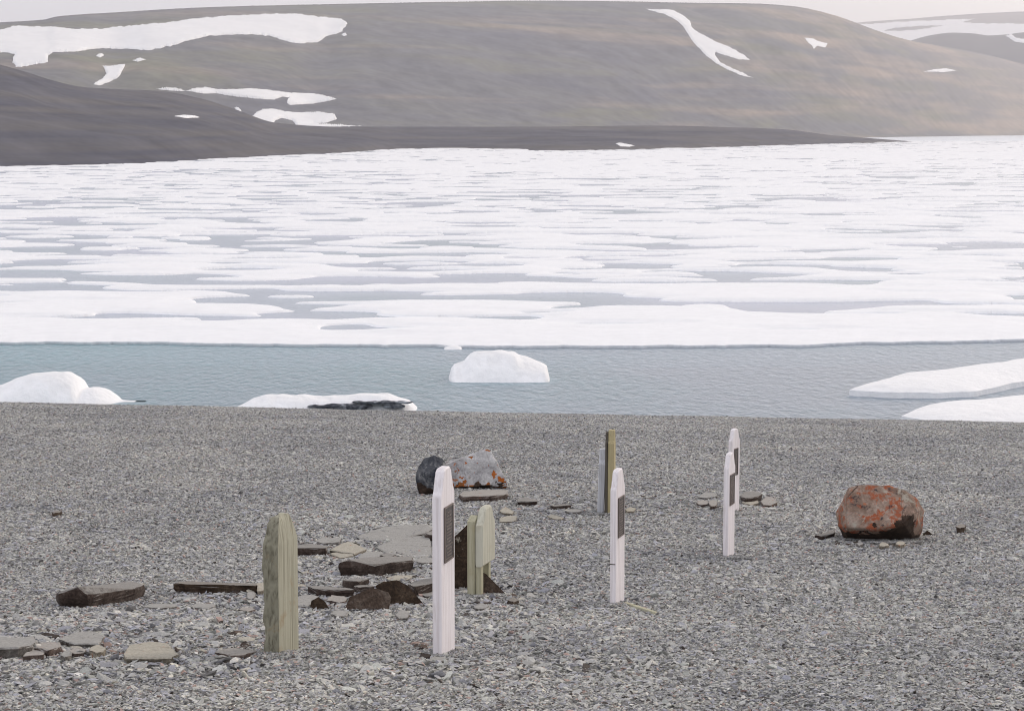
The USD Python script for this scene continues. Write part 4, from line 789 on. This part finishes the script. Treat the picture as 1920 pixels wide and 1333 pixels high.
for k in range(NP):
    vs, fs, cs_, off = [], [], [], 0
    for i in range(820):
        v, f = chips[rg.integers(len(chips))]
        s = min(0.0088 * math.exp(rg.normal(-0.06, 0.52)), 0.042); a = rg.uniform(0, 2 * np.pi); tx, ty = rg.normal(0, 0.34, 2)
        R = trimesh.transformations.euler_matrix(tx, ty, a)[:3, :3]
        q = (v * s * [1.25, 1.25, 1.0]) @ R.T; rad = 0.30 * math.sqrt(rg.uniform()); b = rg.uniform(0, 2 * np.pi)
        q += [rad * math.cos(b), rad * math.sin(b), rg.uniform(-0.004, 0.014)]
        c = pal[rg.choice(len(pal), p=pw)] * rg.uniform(0.82, 1.28) * np.array([0.99, 0.995, 1.0])
        vs.append(q); fs.append(f + off); cs_.append(np.tile(c, (len(v), 1))); off += len(v)
    pr = usdkit.mesh(stage, f'/World/gravel/stone_clump_{k:03d}', (np.concatenate(vs), np.concatenate(fs)), L + 'gravel_stone')
    UsdGeom.PrimvarsAPI(pr).CreatePrimvar('tone', Sdf.ValueTypeNames.Color3fArray, 'vertex').Set(Vt.Vec3fArray.FromNumpy(np.concatenate(cs_).astype(np.float32)))
    gravel.CreatePrototypesRel().AddTarget(pr.GetPath())
pts = []; sp_ = 0.43; y0 = 5.6; j = 0
fine = lambda y: float(np.interp(y, [6, 9, 16, 30], [0.66, 0.74, 0.92, 1.0]))
while y0 < 50:
    sq = sp_ * fine(y0); half = 0.2572 * (y0 + 0.5) * 1.12 + 0.5
    xs2 = np.arange(-half, half, sq) + (j % 2) * sq / 2; pts.append(np.stack([xs2, np.full(len(xs2), y0)], 1)); y0 += sq * 0.866; j += 1
pts = np.concatenate(pts); pts += rg.uniform(-0.06, 0.06, pts.shape); n = len(pts)
gz = ground(pts[:, 0], pts[:, 1]); nx = -(ground(pts[:, 0] + .15, pts[:, 1]) - ground(pts[:, 0] - .15, pts[:, 1])) / .3; ny = -(ground(pts[:, 0], pts[:, 1] + .15) - ground(pts[:, 0], pts[:, 1] - .15)) / .3
sc = rg.uniform(0.97, 1.12, n) * np.interp(pts[:, 1], [6, 9, 16, 30], [0.66, 0.74, 0.92, 1.0])
# coarser chips round the graves
for cx, cy, rx, ry in ((700, 1060, 260, 110), (180, 1190, 240, 50), (1240, 945, 180, 22), (880, 1130, 90, 30)):
    c = hit(cx, cy); e1 = np.abs(hit(cx + rx, cy)[0] - c[0]); e2 = (hit(cx, cy - ry)[1] - hit(cx, cy + ry)[1]) / 2
    w = np.exp(-((pts[:, 0] - c[0]) / e1) ** 2 - ((pts[:, 1] - c[1]) / e2) ** 2); sc = np.maximum(sc, np.where(rg.uniform(size=n) < w * 0.8, rg.uniform(1.1, 1.5, n), 0))
feet = np.concatenate([hit(np.array([fx + dx for dx in (-14, 2, 18, 30)]), np.full(4, fy + 3.0)) for fx, fy in ((820, 1228), (510, 1228), (1152, 1134), (1360, 1044), (1372, 962), (890, 1116), (1135, 962), (1600, 1010), (1660, 1016), (1715, 1008))])
feet[:, :2] += rg.uniform(-0.05, 0.05, (len(feet), 2))
pts = np.concatenate([pts, feet[:, :2]]); gz = np.concatenate([gz, ground(feet[:, 0], feet[:, 1]) + 0.016]); nx = np.concatenate([nx, np.zeros(len(feet))]); ny = np.concatenate([ny, np.full(len(feet), 0.12)]); sc = np.concatenate([sc, rg.uniform(0.34, 0.5, len(feet))]); n = len(pts)
quats = []
for i in range(n):
    yaw = rg.uniform(0, 2 * np.pi); N = np.array([nx[i], ny[i], 1.0]); N /= np.linalg.norm(N)
    q1 = Gf.Rotation(Gf.Vec3d(0, 0, 1), Gf.Vec3d(*map(float, N))).GetQuat(); q0 = Gf.Rotation(Gf.Vec3d(0, 0, 1), math.degrees(yaw)).GetQuat()
    q = q1 * q0; quats.append(Gf.Quath(float(q.GetReal()), *map(float, q.GetImaginary())))
gravel.CreatePositionsAttr(Vt.Vec3fArray.FromNumpy(np.column_stack([pts, gz]).astype(np.float32)))
gravel.CreateOrientationsAttr(Vt.QuathArray(quats))
gravel.CreateScalesAttr(Vt.Vec3fArray.FromNumpy(np.repeat(sc[:, None], 3, 1).astype(np.float32)))
gravel.CreateProtoIndicesAttr(Vt.IntArray.FromNumpy(rg.integers(0, NP, n).astype(np.int32)))

# ------------------------------------------------------------------ broken shale strewn round the graves
rub = UsdGeom.PointInstancer.Define(stage, '/World/rubble')
tag(rub, 'broken shale flakes strewn between the slabs of the stone heaps', 'rubble', kind='stuff')
tones = [(0.34, 0.335, 0.31), (0.42, 0.40, 0.34), (0.07, 0.05, 0.04), (0.26, 0.25, 0.24), (0.12, 0.085, 0.065), (0.30, 0.22, 0.185), (0.46, 0.45, 0.42), (0.05, 0.038, 0.03)]
for k in range(8):
    p = rg.standard_normal((13, 3)); p /= np.linalg.norm(p, axis=1, keepdims=True); p[:, 2] = np.clip(p[:, 2], -0.5, 0.5); p *= [1.0, rg.uniform(.55, .9), rg.uniform(.22, .5)]
    h = trimesh.convex.convex_hull(p); pr = usdkit.mesh(stage, f'/World/rubble/shale_flake_{k:03d}', h, L + 'gravel_stone')
    UsdGeom.PrimvarsAPI(pr).CreatePrimvar('tone', Sdf.ValueTypeNames.Color3fArray, 'vertex').Set(Vt.Vec3fArray.FromNumpy(np.tile(np.array(tones[k], np.float32), (len(h.vertices), 1))))
    rub.CreatePrototypesRel().AddTarget(pr.GetPath())
rp = []
for cx, cy, rx, ry, m_ in ((690, 1090, 130, 36, 150), (640, 1030, 90, 26, 60), (390, 1118, 130, 22, 90), (150, 1212, 190, 20, 110), (420, 1205, 80, 22, 50), (910, 1128, 40, 14, 40), (1010, 950, 90, 18, 60), (1220, 940, 70, 16, 60), (1380, 940, 70, 8, 40), (1645, 1020, 80, 5, 26), (820, 1215, 60, 18, 30), (750, 1000, 90, 14, 40)):
    q = rg.normal(0, 0.55, (m_, 2)); rp.append(np.column_stack([cx + q[:, 0] * rx, np.clip(cy + q[:, 1] * ry, 900, 1320)]))
rp = np.concatenate(rp); w3 = hit(rp[:, 0], rp[:, 1]); m_ = len(rp)
w3[:, 2] = ground(w3[:, 0], w3[:, 1]) + 0.012
qs = []
for i in range(m_):
    q = Gf.Rotation(Gf.Vec3d(0, 0, 1), float(rg.uniform(0, 360))).GetQuat() * Gf.Rotation(Gf.Vec3d(1, 0, 0), float(rg.normal(0, 16))).GetQuat(); qs.append(Gf.Quath(float(q.GetReal()), *map(float, q.GetImaginary())))
rub.CreatePositionsAttr(Vt.Vec3fArray.FromNumpy(w3.astype(np.float32))); rub.CreateOrientationsAttr(Vt.QuathArray(qs))
rub.CreateScalesAttr(Vt.Vec3fArray.FromNumpy(np.repeat(np.minimum(0.028 * np.exp(rg.normal(0, 0.4, m_)), 0.07)[:, None], 3, 1).astype(np.float32)))
rub.CreateProtoIndicesAttr(Vt.IntArray.FromNumpy(rg.integers(0, 8, m_).astype(np.int32)))
